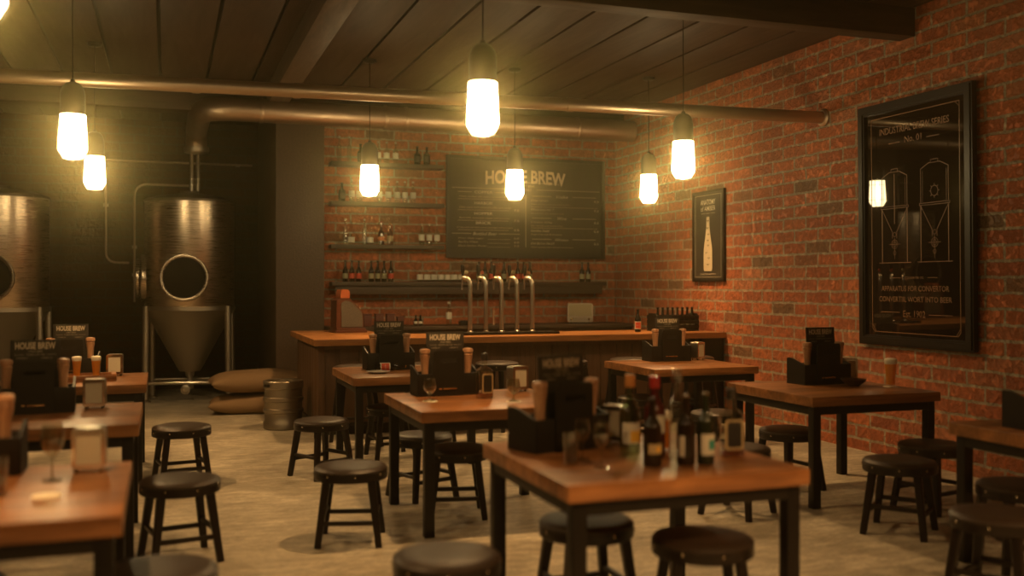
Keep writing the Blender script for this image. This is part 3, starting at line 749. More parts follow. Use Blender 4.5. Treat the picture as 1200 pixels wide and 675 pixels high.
place('whiskey', (1.985, 6.24, .75), .25, 'square whiskey bottle with black label standing right of the centre caddy', 'bottle', 'square whiskey bottles')
def make_beer(name='beer_glass'):
    r = root(name)
    MB().lathe([(0, 0), (.026, 0), (.028, .004), (.027, .05), (.034, .12), (.038, .165), (.0385, .168), (.0365, .166), (.032, .12), (.0245, .05), (.024, .012), (0, .012)], 'glass_thin', 28).build('glass', r)
    MB().lathe([(0, .013), (.0235, .013), (.0242, .05), (.0315, .12), (.0345, .142), (0, .142)], 'beer', 28).build('beer', r)
    MB().lathe([(0, .142), (.0347, .142), (.0372, .164), (.034, .174), (.018, .179), (0, .18)], 'foam', 28).build('foam', r)
    return r
K['beerglass'] = make_beer
@kind
def snifter():
    r = root('snifter_glass')
    MB().lathe([(0, 0), (.036, 0), (.037, .003), (.012, .009), (.006, .018), (.006, .036), (.014, .044), (.036, .066), (.043, .088), (.040, .118), (.033, .142), (.0325, .142), (.038, .118), (.041, .088), (.034, .068), (.012, .047), (0, .046)], 'glass', 32).build('glass', r)
    return r
@kind
def wineglass():
    r = root('wine_glass')
    MB().lathe([(0, 0), (.036, 0), (.037, .002), (.010, .008), (.0045, .02), (.0042, .085), (.012, .096), (.034, .118), (.043, .148), (.042, .178), (.035, .215), (.0345, .215), (.041, .178), (.0415, .148), (.033, .121), (.010, .1), (0, .1)], 'glass', 32).build('glass', r)
    return r
@kind
def redwineglass():
    r = wineglass()
    MB().lathe([(0, .102), (.011, .103), (.032, .122), (.0405, .148), (.0405, .158), (0, .158)], 'red_wine', 32).build('wine', r)
    return r
@kind
def tumbler():
    r = root('tumbler_glass')
    MB().lathe([(0, 0), (.027, 0), (.029, .004), (.035, .10), (.036, .135), (.034, .135), (.032, .1), (.026, .012), (0, .01)], 'glass', 28).build('glass', r)
    MB().lathe([(0, .012), (.0255, .013), (.0305, .075), (0, .075)], 'red_wine', 28).build('drink', r)
    return r
@kind
def coaster():
    return MB().lathe([(0, 0), (.048, 0), (.05, .001), (.05, .004), (.048, .005), (0, .005)], 'coaster', 32).build('coaster')
place('beerglass', (2.13, 4.02, .75), 0, 'beer glass with foam standing among the bottles on the front table', 'beer glass', 'glasses of amber beer')
place('tumbler', (1.60, 3.84, .75), 0, 'small tumbler of red drink before the caddy on the bottle-covered table', 'glass')
o = place('redwineglass', (1.69, 3.93, .75), 0, 'red wine glass farther back on the bottle-covered table', 'wine glass', 'glasses of red wine'); o.scale = (.8, .8, .8)
o = place('redwineglass', (1.685, 3.72, .75), 0, 'red wine glass nearest the front edge of the bottle-covered table', 'wine glass', 'glasses of red wine'); o.scale = (.82, .82, .86)
for x, y, n in ((1.60, 6.18, 'left'), (2.10, 5.99, 'right')):
    place('coaster', (x, y, .75), 0, 'pale round coaster under the %s snifter of the centre table' % n, 'coaster', 'pale coasters')
    place('snifter', (x, y, .7552), 0, '%s one of two small snifter glasses on the centre table' % n, 'glass', 'snifter glasses')
place('wineglass', (-.405, 4.16, .75), 0, 'tall empty wine glass on the nearest left table', 'wine glass')
place('coaster', (-.395, 3.86, .75), 0, 'pale coaster lying empty before the tall wine glass at left', 'coaster', 'pale coasters')
place('tumbler', (-.56, 3.93, .75), 0, 'tumbler of dark red drink at the left edge of the view', 'glass')
place('coaster', (5.0, 5.95, .75), 0, 'pale coaster under the beer glass below the big poster', 'coaster', 'pale coasters')
o = place('beerglass', (5.0, 5.95, .7552), 0, 'beer glass on the table below the big poster', 'beer glass', 'glasses of amber beer'); o.scale = (1.25, 1.25, 1.15)
b = MB().lathe([(0, 0), (.04, 0), (.045, .006), (.075, .026), (.092, .05), (.088, .052), (.07, .032), (.04, .014), (0, .012)], 'bowl', 36).build('bowl', None, (4.80, 6.11, .75))
tag(b, 'small dark wooden bowl on the table below the big poster', 'bowl')
# serving tray with two beers
r = root('serving_tray', (-.60, 8.42, .75), radians(3)); tag(r, 'wooden serving tray carrying two beer glasses on the far left table', 'tray')
MB().box(-.24, .24, -.15, .15, 0, .012, 'top', .002).build('tray_base', r)
for y in (-.15, .135): MB().box(-.24, .24, y, y+.015, .0125, .048, 'top', .003).build('long_rail', r)
for x in (-.24, .205): MB().box(x, x+.035, -.134, .134, .0125, .055, 'top', .003).build('end_rail', r)
place('beerglass', (-.645, 8.41, .7625), 0, 'left beer glass with foam on the wooden tray', 'beer glass', 'glasses of amber beer')
place('beerglass', (-.505, 8.40, .7625), 0, 'right beer glass with foam on the wooden tray', 'beer glass', 'glasses of amber beer')
# plate and lying bottle
pl = MB().lathe([(0, 0), (.055, 0), (.06, .004), (.1, .014), (.102, .017), (.098, .018), (.06, .009), (0, .007)], 'plate', 40).build('plate', None, (1.70, 8.30, .75))
tag(pl, 'white china plate beside the lying bottle on the back table', 'plate')
K['redlabel'] = lambda: make_bottle('beer_bottle', .034, .265, 'bottle_black', 'lab_white', (.13, .46), 'brass', .013, .52, .78, patch=('lab_red', 1.0, .17, .42), capr=1.15, wrap=.6, txt=[('RED FOX', 'lab_white', .27, .04, .012)])
place('redlabel', (1.72, 8.50, .7853), 0, 'dark beer bottle with red label lying on its side by the white plate', 'bottle', rx=0, ry=radians(90))
place('redlabel', (5.03, 10.12, .96), radians(-20), 'dark beer bottle with red label standing alone at the right end of the bar', 'bottle')

# ------------------------------------------------------------------ bar
bar = root('bar_counter', (0, 0, 0)); tag(bar, 'long dark panelled bar counter with a bright wooden top', 'bar counter')
MB().box(1.37, XR-.004, 9.75, 10.62, .897, .96, 'bartop', .006).box(1.37, 2.24, 10.621, 11.72, .897, .96, 'bartop', .006).build('counter_top', bar)
f = MB().box(1.46, XR-.004, 9.98, 10.58, .1, .896, 'panel')
f.box(1.46, 2.18, 10.582, 11.68, .1, .896, 'panel')
x = 1.46
while x < XR-.03:
    x1 = min(x+.19, XR-.004); f.box(x+.003, x1-.003, 9.962, 9.98, .1, .85, 'panel', .003); x = x1
y = 9.985
while y < 11.6:
    y1 = min(y+.19, 11.67); f.box(1.444, 1.46, y+.003, y1-.003, .1, .85, 'panel', .003); y = y1
f.box(1.44, XR-.004, 9.95, 9.98, .85, .896, 'panel', .003).box(1.435, 1.5, 9.945, 10.0, .1, .896, 'panel', .004)
f.build('front_panelling', bar)
MB().box(1.42, XR-.004, 9.93, 10.6, 0, .1, 'black_wood', .004).box(1.42, 2.2, 10.602, 11.7, 0, .1, 'black_wood', .004).build('plinth', bar)
MB().box(XR-.30, XR-.02, 9.78, 9.93, .1, .895, 'black_wood', .004).build('end_bracket', bar)
# beer taps
tr = MB().box(2.98, 4.06, 10.06, 10.34, .9605, .985, 'black', .004)
for i in range(9): tr.lathe([(.03, 0), (.036, .0), (.036, .004), (.03, .004)], 'satin', 20, T(3.06+i*.115, 10.12, .985))
tag(tr.build('drip_tray'), 'long black drip tray under the row of beer taps', 'drip tray')
@kind
def tap():
    r = root('beer_tap')
    pts = [(0, 0, 0), (0, 0, .5)]
    for i in range(1, 10):
        t = radians(100*i/9); pts.append((-.07*(1-cos(t))*.6, .07*(1-cos(t))*.8, .5+.085*sin(t)))
    MB().tube(pts, .024, 'satin', 20).lathe([(.024, 0), (.036, 0), (.036, .006), (.026, .014), (.022, .014)], 'satin', 20).build('column', r)
    e = pts[-1]
    MB().tube([(e[0], e[1], e[2]+.01), (e[0]-.012, e[1]+.02, e[2]-.01), (e[0]-.016, e[1]+.022, e[2]-.13)], .011, 'satin', 12).build('spout', r)
    MB().lathe([(0, 0), (.012, 0), (.013, .02), (.02, .05), (.021, .10), (.017, .12), (0, .125)], 'black_wood', 16, T(e[0]-.012, e[1]+.01, e[2]+.02)).build('handle', r)
    return r
for i, (m, w) in enumerate((('lab_olive', 'olive'), ('lab_red', 'red'), ('lab_red', 'red'), ('lab_tan', 'tan'), ('lab_orange', 'orange'))):
    o = place('tap', (3.095+.178*i, 10.24, .9855), 0, ['first', 'second', 'third', 'fourth', 'last'][i]+' chrome gooseneck beer tap from the left, with a %s badge' % w, 'beer tap', 'beer taps on the bar')
    MB().lathe([(0, .008), (.018, .008), (.021, .005), (.021, 0), (0, 0)], m, 24, T(-.03, .045, .64) @ RX(pi/2)).build('badge', o)
# back counter
bc = root('back_counter'); tag(bc, 'low dark counter along the brick wall behind the bar', 'counter')
MB().box(1.90, XR-.006, 12.1, YB-.004, .93, .975, 'shelf', .004).build('counter_top', bc)
MB().box(1.92, XR-.006, 12.16, YB-.004, 0, .93, 'panel').build('cupboard_front', bc)
# cash register on the bar's return
r = root('cash_register', (1.93, 11.15, .96), radians(6)); tag(r, 'old copper-red cash register with grey side panel on the left end of the bar', 'cash register')
MB().box(-.17, .19, -.15, .15, 0, .03, 'reg_red', .006).box(-.155, .175, -.14, .14, .03, .055, 'reg_red', .006).build('plinth', r)
prof = [(-.155, .055), (.155, .055), (.15, .21), (.13, .25), (.05, .33), (.02, .36), (.0, .385), (-.105, .385), (-.15, .36)]
MB().prism([[(-.105, .386), (0, .386), (0, .455), (-.02, .48), (-.085, .48), (-.10, .455)]], .2, 'reg_top', T(0, -.11, 0)).build('display_box', r)
MB().prism([prof], .25, 'reg_red', T(0, -.125, 0)).build('housing', r)
side = [(-.10, .065), (.14, .065), (.135, .2), (.115, .24), (.04, .31), (0, .345), (-.05, .36), (-.1, .33)]
MB().prism([side], .008, 'reg_grey', T(0, -.1335, 0)).build('side_panel', r)
for i in range(5):
    for j in range(3): kb = MB(); kb.lathe([(0, 0), (.009, 0), (.009, .012), (0, .014)], 'ink', 10, T(.10-.035*j+.02, -.08+.04*i, .265+.03*j) @ RY(radians(45))); kb.build('key', r)
# tins
for i, (x, w, h) in enumerate(((2.38, .10, .155), (2.53, .10, .155), (2.67, .10, .155), (2.80, .085, .12))):
    r_ = root('storage_tin', (x, 12.3, .975)); tag(r_, ['leftmost dark red storage tin on the counter behind the bar', 'second dark red storage tin from the cash register', 'third dark red storage tin from the cash register', 'shortest dark red storage tin at the right of the row'][i], 'tin', 'storage tins behind the bar')
    MB().box(-w/2, w/2, -w/2, w/2, 0, h-.02, 'tin', .006).build('tin_body', r_)
    MB().box(-w/2-.003, w/2+.003, -w/2-.003, w/2+.003, h-.0195, h, 'tin', .005).build('lid', r_)
K['jar'] = lambda: MB().lathe([(0, 0), (.045, 0), (.05, .006), (.05, .13), (.04, .14), (.04, .155), (.037, .155), (.037, .14), (.046, .128), (.046, .01), (0, .008)], 'glass', 24).build('glass_jar')
place('jar', (2.25, 12.28, .975), 0, 'clear glass jar between the cash register and the red tins', 'jar')
K['mini'] = lambda: make_bottle('bitters_bottle', .024, .135, 'bottle_black', 'lab_white', (.18, .42), 'cap_black', .010, .5, .7)
place('mini', (3.00, 12.3, .975), 0, 'left one of two tiny dark bitters bottles behind the bar', 'bottle', 'bitters bottles')
place('mini', (3.06, 12.3, .975), 0, 'right one of two tiny dark bitters bottles behind the bar', 'bottle', 'bitters bottles')
K['vodka'] = lambda: make_bottle('spirit_bottle', .037, .30, 'glass', 'lab_white', (.27, .56), 'lab_white', .013, .62, .72, wrap=.6, capr=1.3, caph=.09)
place('vodka', (3.42, 12.05+.2, .975), 0, 'single clear bottle with white label standing left of the beer taps', 'bottle')
# small toaster oven
r = root('toaster_oven', (5.27, 12.34, .975), radians(-20)); tag(r, 'small toaster oven with pale front panel on the counter under the menu', 'toaster oven')
MB().prism([rrect(-.17, .17, .02, .27, .025)], .2, 'steel_dull', T(0, -.1, 0)).build('housing', r)
MB().prism([rrect(-.15, .15, .10, .255, .008)], .005, 'oven_panel', T(0, -.105, 0)).build('front_panel', r)
k_ = MB().prism([rrect(-.15, .15, .035, .085, .006)], .005, 'satin', T(0, -.105, 0)); k_.build('control_strip', r)
for x in (-.115, .115): MB().lathe([(0, .02), (.014, .018), (.016, 0)], 'brass', 16, T(x, -.106, .06) @ RX(pi/2)).build('knob', r)
for x in (-.12, .12): MB().lathe([(0, 0), (.012, 0), (.016, .021), (0, .021)], 'black', 12, T(x, -.02, 0)).build('foot', r)
pm = MB().lathe([(0, 0), (.02, 0), (.022, .01), (.012, .03), (.011, .14), (.016, .16), (.015, .19), (0, .195)], 'mill', 16).build('muddler', None, (4.02, 12.25, .975))
tag(pm, 'slim wooden muddler standing behind the beer taps', 'muddler')
bx = MB().box(-.06, .06, -.05, .05, 0, .05, 'black_wood', .005).box(-.05, .05, -.04, .04, .05, .062, 'black_wood', .004).build('card_reader', None, (3.32+.12, 12.28-.0, .975))
bx.location = (3.62, 12.25, .975); tag(bx, 'small black box on the counter behind the second beer tap', 'box')

# bottle carrier on the bar
cr = root('bottle_crate', (5.56, 10.28, .96), radians(0)); tag(cr, 'black slatted crate of beer bottles on the right end of the bar', 'crate')
f = MB().box(-.27, .27, -.13, .13, 0, .014, 'caddy', .003)
for z in (.03, .085, .14):
    for y in (-.13, .118): f.box(-.27, .27, y, y+.012, z, z+.042, 'caddy', .002)
f.build('slatted_side', cr)
for x in (-.27, .258):
    f = MB(); f.prism([[(-.118, .015), (.118, .015), (.118, .17), (.08, .205), (-.08, .205), (-.118, .17)]], .012, 'caddy', T(x, 0, 0) @ RZ(pi/2) @ T(0, -.012, 0)); f.build('end_board', cr)
K['dark'] = lambda: make_bottle('beer_bottle', .030, .262, 'bottle_black', 'lab_olive', (.15, .42), 'cap_black', .0125, .5, .74, capr=1.2)
ORD = ['first', 'second', 'third', 'fourth', 'fifth', 'sixth', 'seventh', 'eighth', 'ninth', 'tenth']
for i in range(8):
    place('dark', (5.56-.222+.0635*i, 10.23+.0*(i % 2), .9745), 0, ORD[i]+' dark bottle from the left in the black crate on the bar', 'bottle', 'beer bottles in the crate')

# ------------------------------------------------------------------ shelves and their bottles
def shelf(x0, x1, z, lab, th=.05, fascia=0):
    r = root('wall_shelf', (0, 0, 0)); tag(r, lab, 'shelf', 'dark shelves on the brick wall')
    MB().box(x0, x1, YB-.24, YB-.004, z-th, z, 'shelf', .004).build('board', r)
    if fascia: MB().box(x0+.05, x1-.05, YB-.20, YB-.17, z-th-fascia, z-th-.0005, 'shelf', .003).build('fascia', r)
    return r
Z1, Z2, Z3, Z4 = 3.04, 2.54, 2.00, 1.53
shelf(1.96, 3.42, Z1, 'highest short dark shelf of bottles under the duct')
shelf(1.96, 3.42, Z2, 'second short dark shelf from the top, behind the glowing lamp')
shelf(1.96, 3.42, Z3, 'third short dark shelf, level with the foot of the chalkboard menu')
shelf(1.97, 5.72, Z4, 'long dark shelf running below the chalkboard menu', .05, .11)
def vx(px, Y=12.55):
    u = (px-600)/1167; return (.9442*u+.3293)/(.9442-.3293*u)*Y
K['brownS'] = lambda: make_bottle('beer_bottle', .034, .27, 'bottle_brown', 'lab_olive', (.15, .40), 'cap_black', .012, .48, .76, seg=16, capr=1.25)
K['redS'] = lambda: make_bottle('beer_bottle', .034, .27, 'bottle_brown', 'lab_red', (.15, .40), 'cap_black', .012, .48, .76, seg=16, capr=1.25)
K['tall'] = lambda: make_bottle('spirit_bottle', .030, .33, 'glass', None, cap='satin', neck=.011, sh=.6, nk=.72, seg=16, capr=1.3, caph=.08)
K['clearL'] = lambda: make_bottle('spirit_bottle', .037, .285, 'glass', 'lab_white', (.22, .50), 'satin', .012, .58, .72, seg=16, wrap=.7, capr=1.3, caph=.08)
K['darkS'] = lambda: make_bottle('spirit_bottle', .042, .24, 'bottle_black', 'lab_dark', (.15, .5), 'cap_black', .014, .55, .72, seg=16)
K['amberS'] = lambda: make_bottle('spirit_bottle', .040, .28, 'glass_amber', 'lab_tan', (.16, .42), 'cork', .013, .55, .72, seg=16, wrap=.7)
K['redG'] = lambda: make_bottle('wine_bottle', .038, .30, 'glass_red', 'lab_orange', (.18, .36), 'cap_red', .013, .5, .74, seg=16, wrap=.8)
K['whiteS'] = lambda: make_bottle('spirit_bottle', .042, .155, 'glass', 'lab_white', (.18, .62), 'satin', .009, .64, .72, seg=16, wrap=.7, capr=1.2, caph=.1)
desc = {'brownS': 'brown beer bottle with olive label', 'redS': 'brown beer bottle with red label', 'tall': 'tall slim clear glass bottle', 'clearL': 'clear bottle with white label',
        'darkS': 'squat black bottle', 'amberS': 'amber bottle with tan label', 'redG': 'red glass bottle with orange label', 'whiteS': 'short bottle with broad white label'}
ROWS = [('the highest short shelf', Z1, [(398, 'tall'), (409.5, 'tall'), (423, 'darkS'), (431, 'darkS'), (443.5, 'clearL'), (453.5, 'clearL'), (464, 'clearL'), (489.5, 'darkS'), (500.5, 'darkS')]),
        ('the second short shelf', Z2, [(401, 'darkS'), (412.5, 'clearL'), (421.5, 'clearL'), (445, 'clearL'), (455.5, 'clearL'), (466, 'clearL'), (475, 'clearL'), (484.5, 'clearL')]),
        ('the third short shelf', Z3, [(405, 'tall'), (412, 'whiteS'), (427.5, 'tall'), (434, 'whiteS'), (447, 'redG'), (457.5, 'amberS'), (494.5, 'clearL'), (503.5, 'clearL'), (512.5, 'clearL')]),
        ('the longest shelf', Z4, [(405, 'brownS'), (412.7, 'redS'), (420.8, 'redS'), (435.4, 'brownS'), (443, 'brownS'), (450.5, 'brownS'), (458.6, 'redS'),
            (492.6, 'whiteS'), (501, 'whiteS'), (509.2, 'whiteS'), (517.3, 'whiteS'), (525.2, 'whiteS'), (533, 'whiteS'), (541, 'whiteS'),
            (562, 'brownS'), (569, 'brownS'), (576.5, 'redS'), (591, 'brownS'), (607.4, 'redS'), (614.3, 'redS'), (621.3, 'brownS'), (682.6, 'brownS'), (690, 'brownS')])]
for where, z, row in ROWS:
    cnt = {}; tot = {}
    for px, kd in row: tot[kd] = tot.get(kd, 0)+1
    for px, kd in row:
        cnt[kd] = cnt.get(kd, 0)+1
        if tot[kd] == 1: lab = 'only %s on %s' % (desc[kd], where)
        else: lab = '%s %s from the left on %s' % (ORD[cnt[kd]-1], desc[kd], where)
        place(kd, (vx(px), 12.57, z), random.uniform(-.3, .3), lab, 'bottle', 'bottles on '+where)

# ------------------------------------------------------------------ chalkboard menu
mb_ = root('menu_board', (3.49, 12.60, 1.846)); tag(mb_, 'large chalkboard drinks menu headed HOUSE BREW on the brick wall', 'menu board')
W, H = 2.27, 1.355
fr = MB().prism([[(0, 0), (W, 0), (W, H), (0, H)], [(.045, .045), (.045, H-.045), (W-.045, H-.045), (W-.045, .045)]], .05, 'frame', T(0, 0, 0)); fr.build('frame', mb_)
m = MB().box(.045, W-.045, .02, .05, .045, H-.045, 'board')
def P(nx, ny): return nx*W, (1-ny)*H
def tx(s, nx, ny, h, w=None, al='CENTER', mt='ink', **k):
    x, z = P(nx, ny); m.text(s, x, z-h/2, h, mt, y=.02, align=al, fit=w, hfit=(h if w else None), **k)
def ln(a, b, ny, w=.007): m.stroke([P(a, ny), P(b, ny)], w, 'ink_dim', y=.02)
tx('HOUSE BREW', .49, .18, .185, 1.15, bold=.035, arch=.03)
m.stroke([P(.30+.04*i, .255-.008*(1-((i-5)/5)**2)) for i in range(11)], .006, 'ink_dim', y=.02)
tx('CRAFT BEER', .49, .28, .030, .25, mt='ink_dim'); tx('MENU', .49, .317, .035, .14, mt='ink_dim')
ln(.035, .43, .315); ln(.56, .965, .315)
m.stroke([P(.488, .37), P(.488, .885)], .009, 'ink_dim', y=.02)
L4 = [('COPPER', 'Malty amber ale with a smooth finish', '6.5', .353), ('HARBOR', 'Dark stout with notes of coffee and cocoa', '7.0', .460), ('HOPPER', 'Bold IPA, intensely hoppy and aromatic', '7.5', .562), ('BRICK', 'Crisp pale ale with citrus and light floral notes', '6.8', .655)]
for a_, b_, c_, ny in L4:
    tx(a_, .225, ny, .036, .05*len(a_)*.85, bold=.01); tx(b_, .235, ny+.042, .024, .72 if len(b_) < 45 else .78, mt='ink_dim', shear=.3); ln(.07, .38, ny+.07, .004); tx(c_, .43, ny+.065, .028, .07)
ln(.07, .15, .353); ln(.30, .39, .353)
tx('Bottled Beer', .235, .76, .04, .34, shear=.3); ln(.035, .15, .76); ln(.32, .45, .76)
for i, (a_, b_) in enumerate((('Silver Peak Lager', '6.0'), ('Red Fox Wheat', '6.0'), ('Black Anchor Porter', '7.0'))):
    ny = .803+.038*i; tx(a_, .07, ny, .024, .021*len(a_), 'LEFT', 'ink_dim', shear=.3); tx(b_, .43, ny, .026, .07); ln(.25, .39, ny+.012, .003)
def hd(s, ny, w): tx(s, .72, ny, .04, w, shear=.3); ln(.53, .65, ny); ln(.79, .94, ny)
def it(a_, b_, c_, ny):
    tx(a_, .52, ny, .028, .0225*len(a_), 'LEFT', shear=.3); tx(b_, .52, ny+.036, .021, .0155*len(b_), 'LEFT', 'ink_dim', shear=.3); tx(c_, .945, ny, .028, .07)
hd('Vodka', .378, .17); it('Clear Union', 'Triple distilled premium grain vodka', '9.0', .418); ln(.52, .95, .484, .004); it('White Lion No 7', 'Smooth and cold, northern style', '9.0', .510)
hd('Wine', .595, .13); it('Crimson Valley', 'Dry red with long cherry notes', '8.5', .633); ln(.52, .95, .694, .004); it('Golden Field', 'Fresh white with floral aroma', '8.0', .722)
hd('Whiskey', .806, .20); it('Old Barrel No12', 'Classic whiskey with oak and smoke notes', '8.5', .848)
m.build('chalk_panel', mb_, smooth=False)

# ------------------------------------------------------------------ posters on the side wall (local x runs towards the viewer)
pr = root('framed_poster', (XR-.012, 7.42, .97), -pi/2); tag(pr, 'big glazed poster of two brewing tanks headed INDUSTRIAL BREW SERIES', 'poster')
PIVOT = radians(-.4)
pr.rotation_euler = (radians(.55), 0, -pi/2+PIVOT)
W, H = 1.35, 2.10; q = .085
fr = MB()
for s_, y0, y1 in ((0, -.045, 0), (.018, -.055, -.045)):
    fr.prism([[(s_, s_), (W-s_, s_), (W-s_, H-s_), (s_, H-s_)], [(q-s_, q-s_), (q-s_, H-q+s_), (W-q+s_, H-q+s_), (W-q+s_, q-s_)]], y1-y0, 'frame', T(0, y0, 0))
fr.build('frame', pr)
m = MB().box(q, W-q, -.022, 0, q, H-q, 'poster')
YP = -.022
def P(nx, ny): return nx*W, (1-ny)*H
def S(pts, w=.006, mt='gold', closed=False): m.stroke([P(*p_) for p_ in pts], w, mt, y=YP, t=.001, closed=closed)
def tx(s, nx, ny, h, w, mt='gold', **k):
    x, z = P(nx, ny); m.text(s, x, z-h/2, 1, mt, y=YP, t=.001, fit=w, hfit=h, **k)
S([(.115, .06), (.885, .06), (.885, .93), (.865, .945), (.135, .945), (.115, .93)], .007, closed=True)
S([(.115, .915), (.15, .945)], .005); S([(.885, .915), (.85, .945)], .005); S([(.85, .06), (.885, .08)], .005)
tx('INDUSTRIAL BREW SERIES', .5, .118, .058, .82, bold=.008); tx('No. 01', .5, .165, .052, .20)
S([(.28, .172), (.38, .172)]); S([(.62, .172), (.72, .172)])
for cx in (.33, .68):
    w_ = .115; t0 = .29 if cx < .5 else .275
    S([(cx-w_, t0+.02), (cx-w_*.4, t0), (cx+w_*.4, t0), (cx+w_, t0+.02), (cx+w_, .43), (cx-w_, .43), (cx-w_, t0+.02)], .005)
    S([(cx-w_*.86, t0+.03), (cx-w_*.86, .425)], .003); S([(cx+w_*.86, t0+.03), (cx+w_*.86, .425)], .003)
    S([(cx-w_*1.1, .43), (cx+w_*1.1, .43), (cx+w_*1.1, .438), (cx-w_*1.1, .438)], .004, closed=True)
    S([(cx-w_, .44), (cx-.02, .535), (cx-.02, .56)], .005); S([(cx+w_, .44), (cx+.02, .535), (cx+.02, .56)], .005)
    S([(cx-w_, .44), (cx-w_, .66)], .009); S([(cx+w_, .44), (cx+w_, .66)], .009); S([(cx-w_*1.25, .66), (cx+w_*1.25, .66)], .006)
    S([(cx-.03, t0-.012), (cx+.03, t0-.012), (cx+.03, t0), (cx-.03, t0)], .004, closed=True)
    for rr_, ny in ((.028, .585), (.016, .585), (.014, .545), (.012, .62)):
        S([(cx+rr_*cos(2*pi*i/14), ny+rr_*.64*sin(2*pi*i/14)) for i in range(14)], .004, closed=True)
    S([(cx, .56), (cx, .645)], .004); S([(cx-.05, .585), (cx+.05, .585)], .004)
    if cx < .5: S([(cx, .3), (cx, .5)], .007)
    else:
        S([(cx+.03*cos(2*pi*i/14), .385+.02*sin(2*pi*i/14)) for i in range(14)], .004, closed=True)
        for i in range(8): S([(cx+.03*cos(pi*i/4), .385+.02*sin(pi*i/4)), (cx+.042*cos(pi*i/4), .385+.028*sin(pi*i/4))], .004)
tx('CONVERTER 192', .5, .722, .020, .22); S([(.30, .722), (.38, .722)], .004); S([(.62, .722), (.70, .722)], .004)
tx('APPARATUS FOR CONVERTOR', .5, .765, .045, .80, bold=.006); tx('CONVERTIIL WORT INTO BEER', .5, .808, .045, .86, bold=.006)
tx('Est. 1902', .5, .866, .055, .26); S([(.20, .862), (.37, .862)]); S([(.63, .868), (.82, .868)])
m.build('glazed_print', pr, smooth=False)

pr = root('framed_poster', (XR-.002, 10.46, 1.53), -pi/2); tag(pr, 'narrow dark poster of a pale beer bottle headed ANATOMY of AMBER', 'poster')
W, H = .70, 1.05
MB().prism([[(0, 0), (W, 0), (W, H), (0, H)], [(.028, .028), (.028, H-.028), (W-.028, H-.028), (W-.028, .028)]], .035, 'frame', T(0, -.035, 0)).build('frame', pr)
m = MB().box(.028, W-.028, -.026, 0, .028, H-.028, 'print'); YP = -.026
S([(.09, .05), (.91, .05), (.91, .95), (.09, .95)], .004, 'ink_dim', closed=True)
tx('ANATOMY', .5, .125, .060, .33, 'ink', bold=.01); tx('of AMBER', .5, .195, .055, .33, 'ink', bold=.005); tx('EST BREW', .5, .25, .012, .10, 'ink_dim')
S([(.28, .25), (.40, .25)], .004, 'ink_dim'); S([(.60, .25), (.72, .25)], .004, 'ink_dim')
bp_ = [(.045, .29), (.045, .38), (.055, .43), (.085, .52), (.12, .60), (.135, .66), (.135, .86), (.115, .885)]
out = [P(.5+a_, b_) for a_, b_ in bp_]+[P(.5-a_, b_) for a_, b_ in reversed(bp_)]
m.prism([out], .0015, 'cream', T(0, YP-.0015, 0)); YP -= .0016
for i, (nx, ny) in enumerate(((.5, .33), (.49, .41), (.52, .48), (.5, .545), (.51, .60), (.45, .68), (.53, .74), (.5, .81))):
    S([(nx-.03, ny), (nx+.03, ny)], .008, 'print'); S([(nx-.02, ny+.012), (nx+.015, ny+.012)], .004, 'print')
YP += .0016
tx('Craft Fermentation', .5, .915, .022, .34, 'ink')
m.build('printed_panel', pr, smooth=False)

# ------------------------------------------------------------------ keg and sacks
kg = root('beer_keg', (1.17, 10.60, 0), radians(-60)); tag(kg, 'stout steel beer keg on the floor at the left end of the bar', 'keg')
R = .205; prof = [(0, .05), (R-.03, .05), (R-.03, .01), (R-.012, 0), (R, .01), (R, .07), (R-.008, .085)]
for z in (.17, .29): prof += [(R-.008, z-.012), (R-.003, z-.012+.002)]
prof = [(0, .05), (R-.03, .05), (R-.03, .005), (R-.012, 0), (R, .008), (R, .065), (R-.012, .085), (R-.012, .165), (R, .175), (R+.002, .19), (R, .205), (R-.012, .215), (R-.012, .285), (R, .295), (R+.002, .31), (R, .325), (R-.012, .335), (R-.012, .41), (R, .425), (R, .49), (R-.008, .5), (R-.018, .495), (R-.02, .44), (R-.05, .42), (.06, .45), (.05, .46), (0, .46)]
MB().lathe(prof, 'keg', 56).build('keg_shell', kg)
MB().lathe([(0, .461), (.035, .461), (.035, .485), (.02, .49), (0, .49)], 'satin', 20).build('coupler', kg)
for a_ in (-90, 90):
    MB().prism([rrect(-.045, .045, .44, .47, .0145)], .004, 'dark_glass', RZ(radians(a_+90)) @ T(0, -R-.0025, 0)).build('hand_hole', kg)
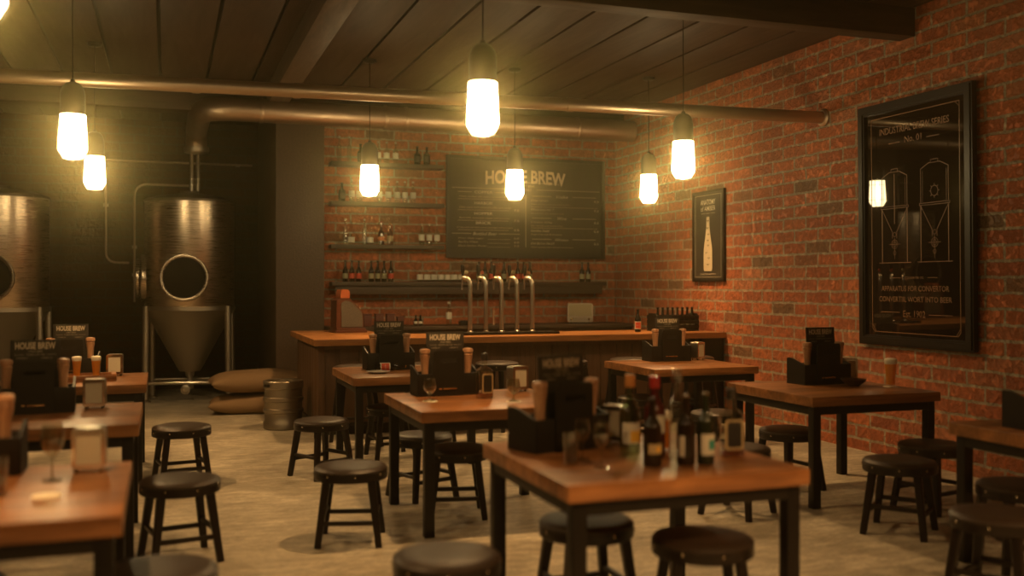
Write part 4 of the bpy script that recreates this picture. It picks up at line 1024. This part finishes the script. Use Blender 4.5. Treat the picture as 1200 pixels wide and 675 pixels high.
def sack(loc, rz, L_, Wd, Ht, lab, sd):
    rn = random.Random(sd); nx, ny = 36, 22; m = MB(); top = []; bot = []
    ph = [rn.uniform(0, 6) for _ in range(6)]
    def pt(i, j, s_):
        u = -1+2*i/nx; v = -1+2*j/ny
        e = ((1-abs(u)**2.6)*(1-abs(v)**2.6)); e = max(e, 0)**.5
        x_ = u*L_/2*(1-.07*abs(v)**3*(1-abs(u))-.05*(1-abs(v))*abs(u)**4); y_ = v*Wd/2*(1-.10*(1-abs(u))*abs(v)**4-.06*abs(u)**2)
        wr = .05*sin(7*u+ph[0]+2*v)*sin(5*v+ph[1])+.035*sin(15*u+3*v+ph[2])*abs(u)**2
        z_ = s_*Ht/2*e*(1+wr)
        if s_ < 0: z_ = max(z_, -Ht*.42)
        return (x_, y_, z_+.0)
    vs = [pt(i, j, 1) for i in range(nx+1) for j in range(ny+1)]+[pt(i, j, -1) for i in range(nx+1) for j in range(ny+1)]
    N = (nx+1)*(ny+1); fs = []
    for i in range(nx):
        for j in range(ny):
            a_ = i*(ny+1)+j; fs.append((a_, a_+ny+1, a_+ny+2, a_+1)); fs.append((N+a_, N+a_+1, N+a_+ny+2, N+a_+ny+1))
    m.add(vs, fs, 'sack'); 
    o = m.build('grain_sack', None, loc, (0, 0, rz), ang=60)
    bm = bmesh.new(); bm.from_mesh(o.data); bmesh.ops.remove_doubles(bm, verts=bm.verts[:], dist=.0005); bmesh.ops.recalc_face_normals(bm, faces=bm.faces[:]); bm.to_mesh(o.data); bm.free(); o.data.shade_smooth()
    return tag(o, lab, 'sack', 'grain sacks')
sack((1.00, 12.05, .105), radians(-4), 1.05, .62, .25, 'lower tan burlap sack, lying on the concrete floor beside the keg', 1)
sack((1.05, 12.03, .365), radians(3), 1.14, .64, .27, 'upper tan burlap sack, resting on another sack beside the keg', 2)

# ------------------------------------------------------------------ haze, camera, view
w = bpy.data.worlds.new('smoky_air'); sc.world = w; w.use_nodes = True; nt = w.node_tree
nt.nodes['Background'].inputs[0].default_value = (0, 0, 0, 1); nt.nodes['Background'].inputs[1].default_value = 0
vs_ = nt.nodes.new('ShaderNodeVolumeScatter'); vs_.inputs['Color'].default_value = (1, .84, .42, 1); vs_.inputs['Density'].default_value = FOG; vs_.inputs['Anisotropy'].default_value = .95
nt.links.new(vs_.outputs[0], nt.nodes['World Output'].inputs['Volume'])

cam = bpy.data.cameras.new('camera'); co = bpy.data.objects.new('camera', cam); C.objects.link(co); sc.camera = co
co.location = (0, 0, 1.5); co.rotation_euler = (pi/2, 0, -math.atan2(.3293, .9442))
cam.sensor_width = 36; cam.lens = 36*1167/1200; cam.shift_y = -4.5/1200
cam.dof.use_dof = True; cam.dof.focus_distance = 9.3; cam.dof.aperture_fstop = .85; cam.dof.aperture_ratio = 1.3
cam.clip_end = 100

sc.view_settings.view_transform = 'Standard'; sc.view_settings.look = 'None'; sc.view_settings.gamma = 1; sc.view_settings.use_curve_mapping = False
sc.view_settings.exposure = 0.12
cy = sc.cycles
cy.use_denoising = True; cy.max_bounces = 8; cy.diffuse_bounces = 3; cy.glossy_bounces = 4; cy.transmission_bounces = 6; cy.transparent_max_bounces = 16; cy.volume_bounces = 0
cy.caustics_reflective = False; cy.caustics_refractive = False; cy.sample_clamp_indirect = 4; cy.sample_clamp_direct = 0
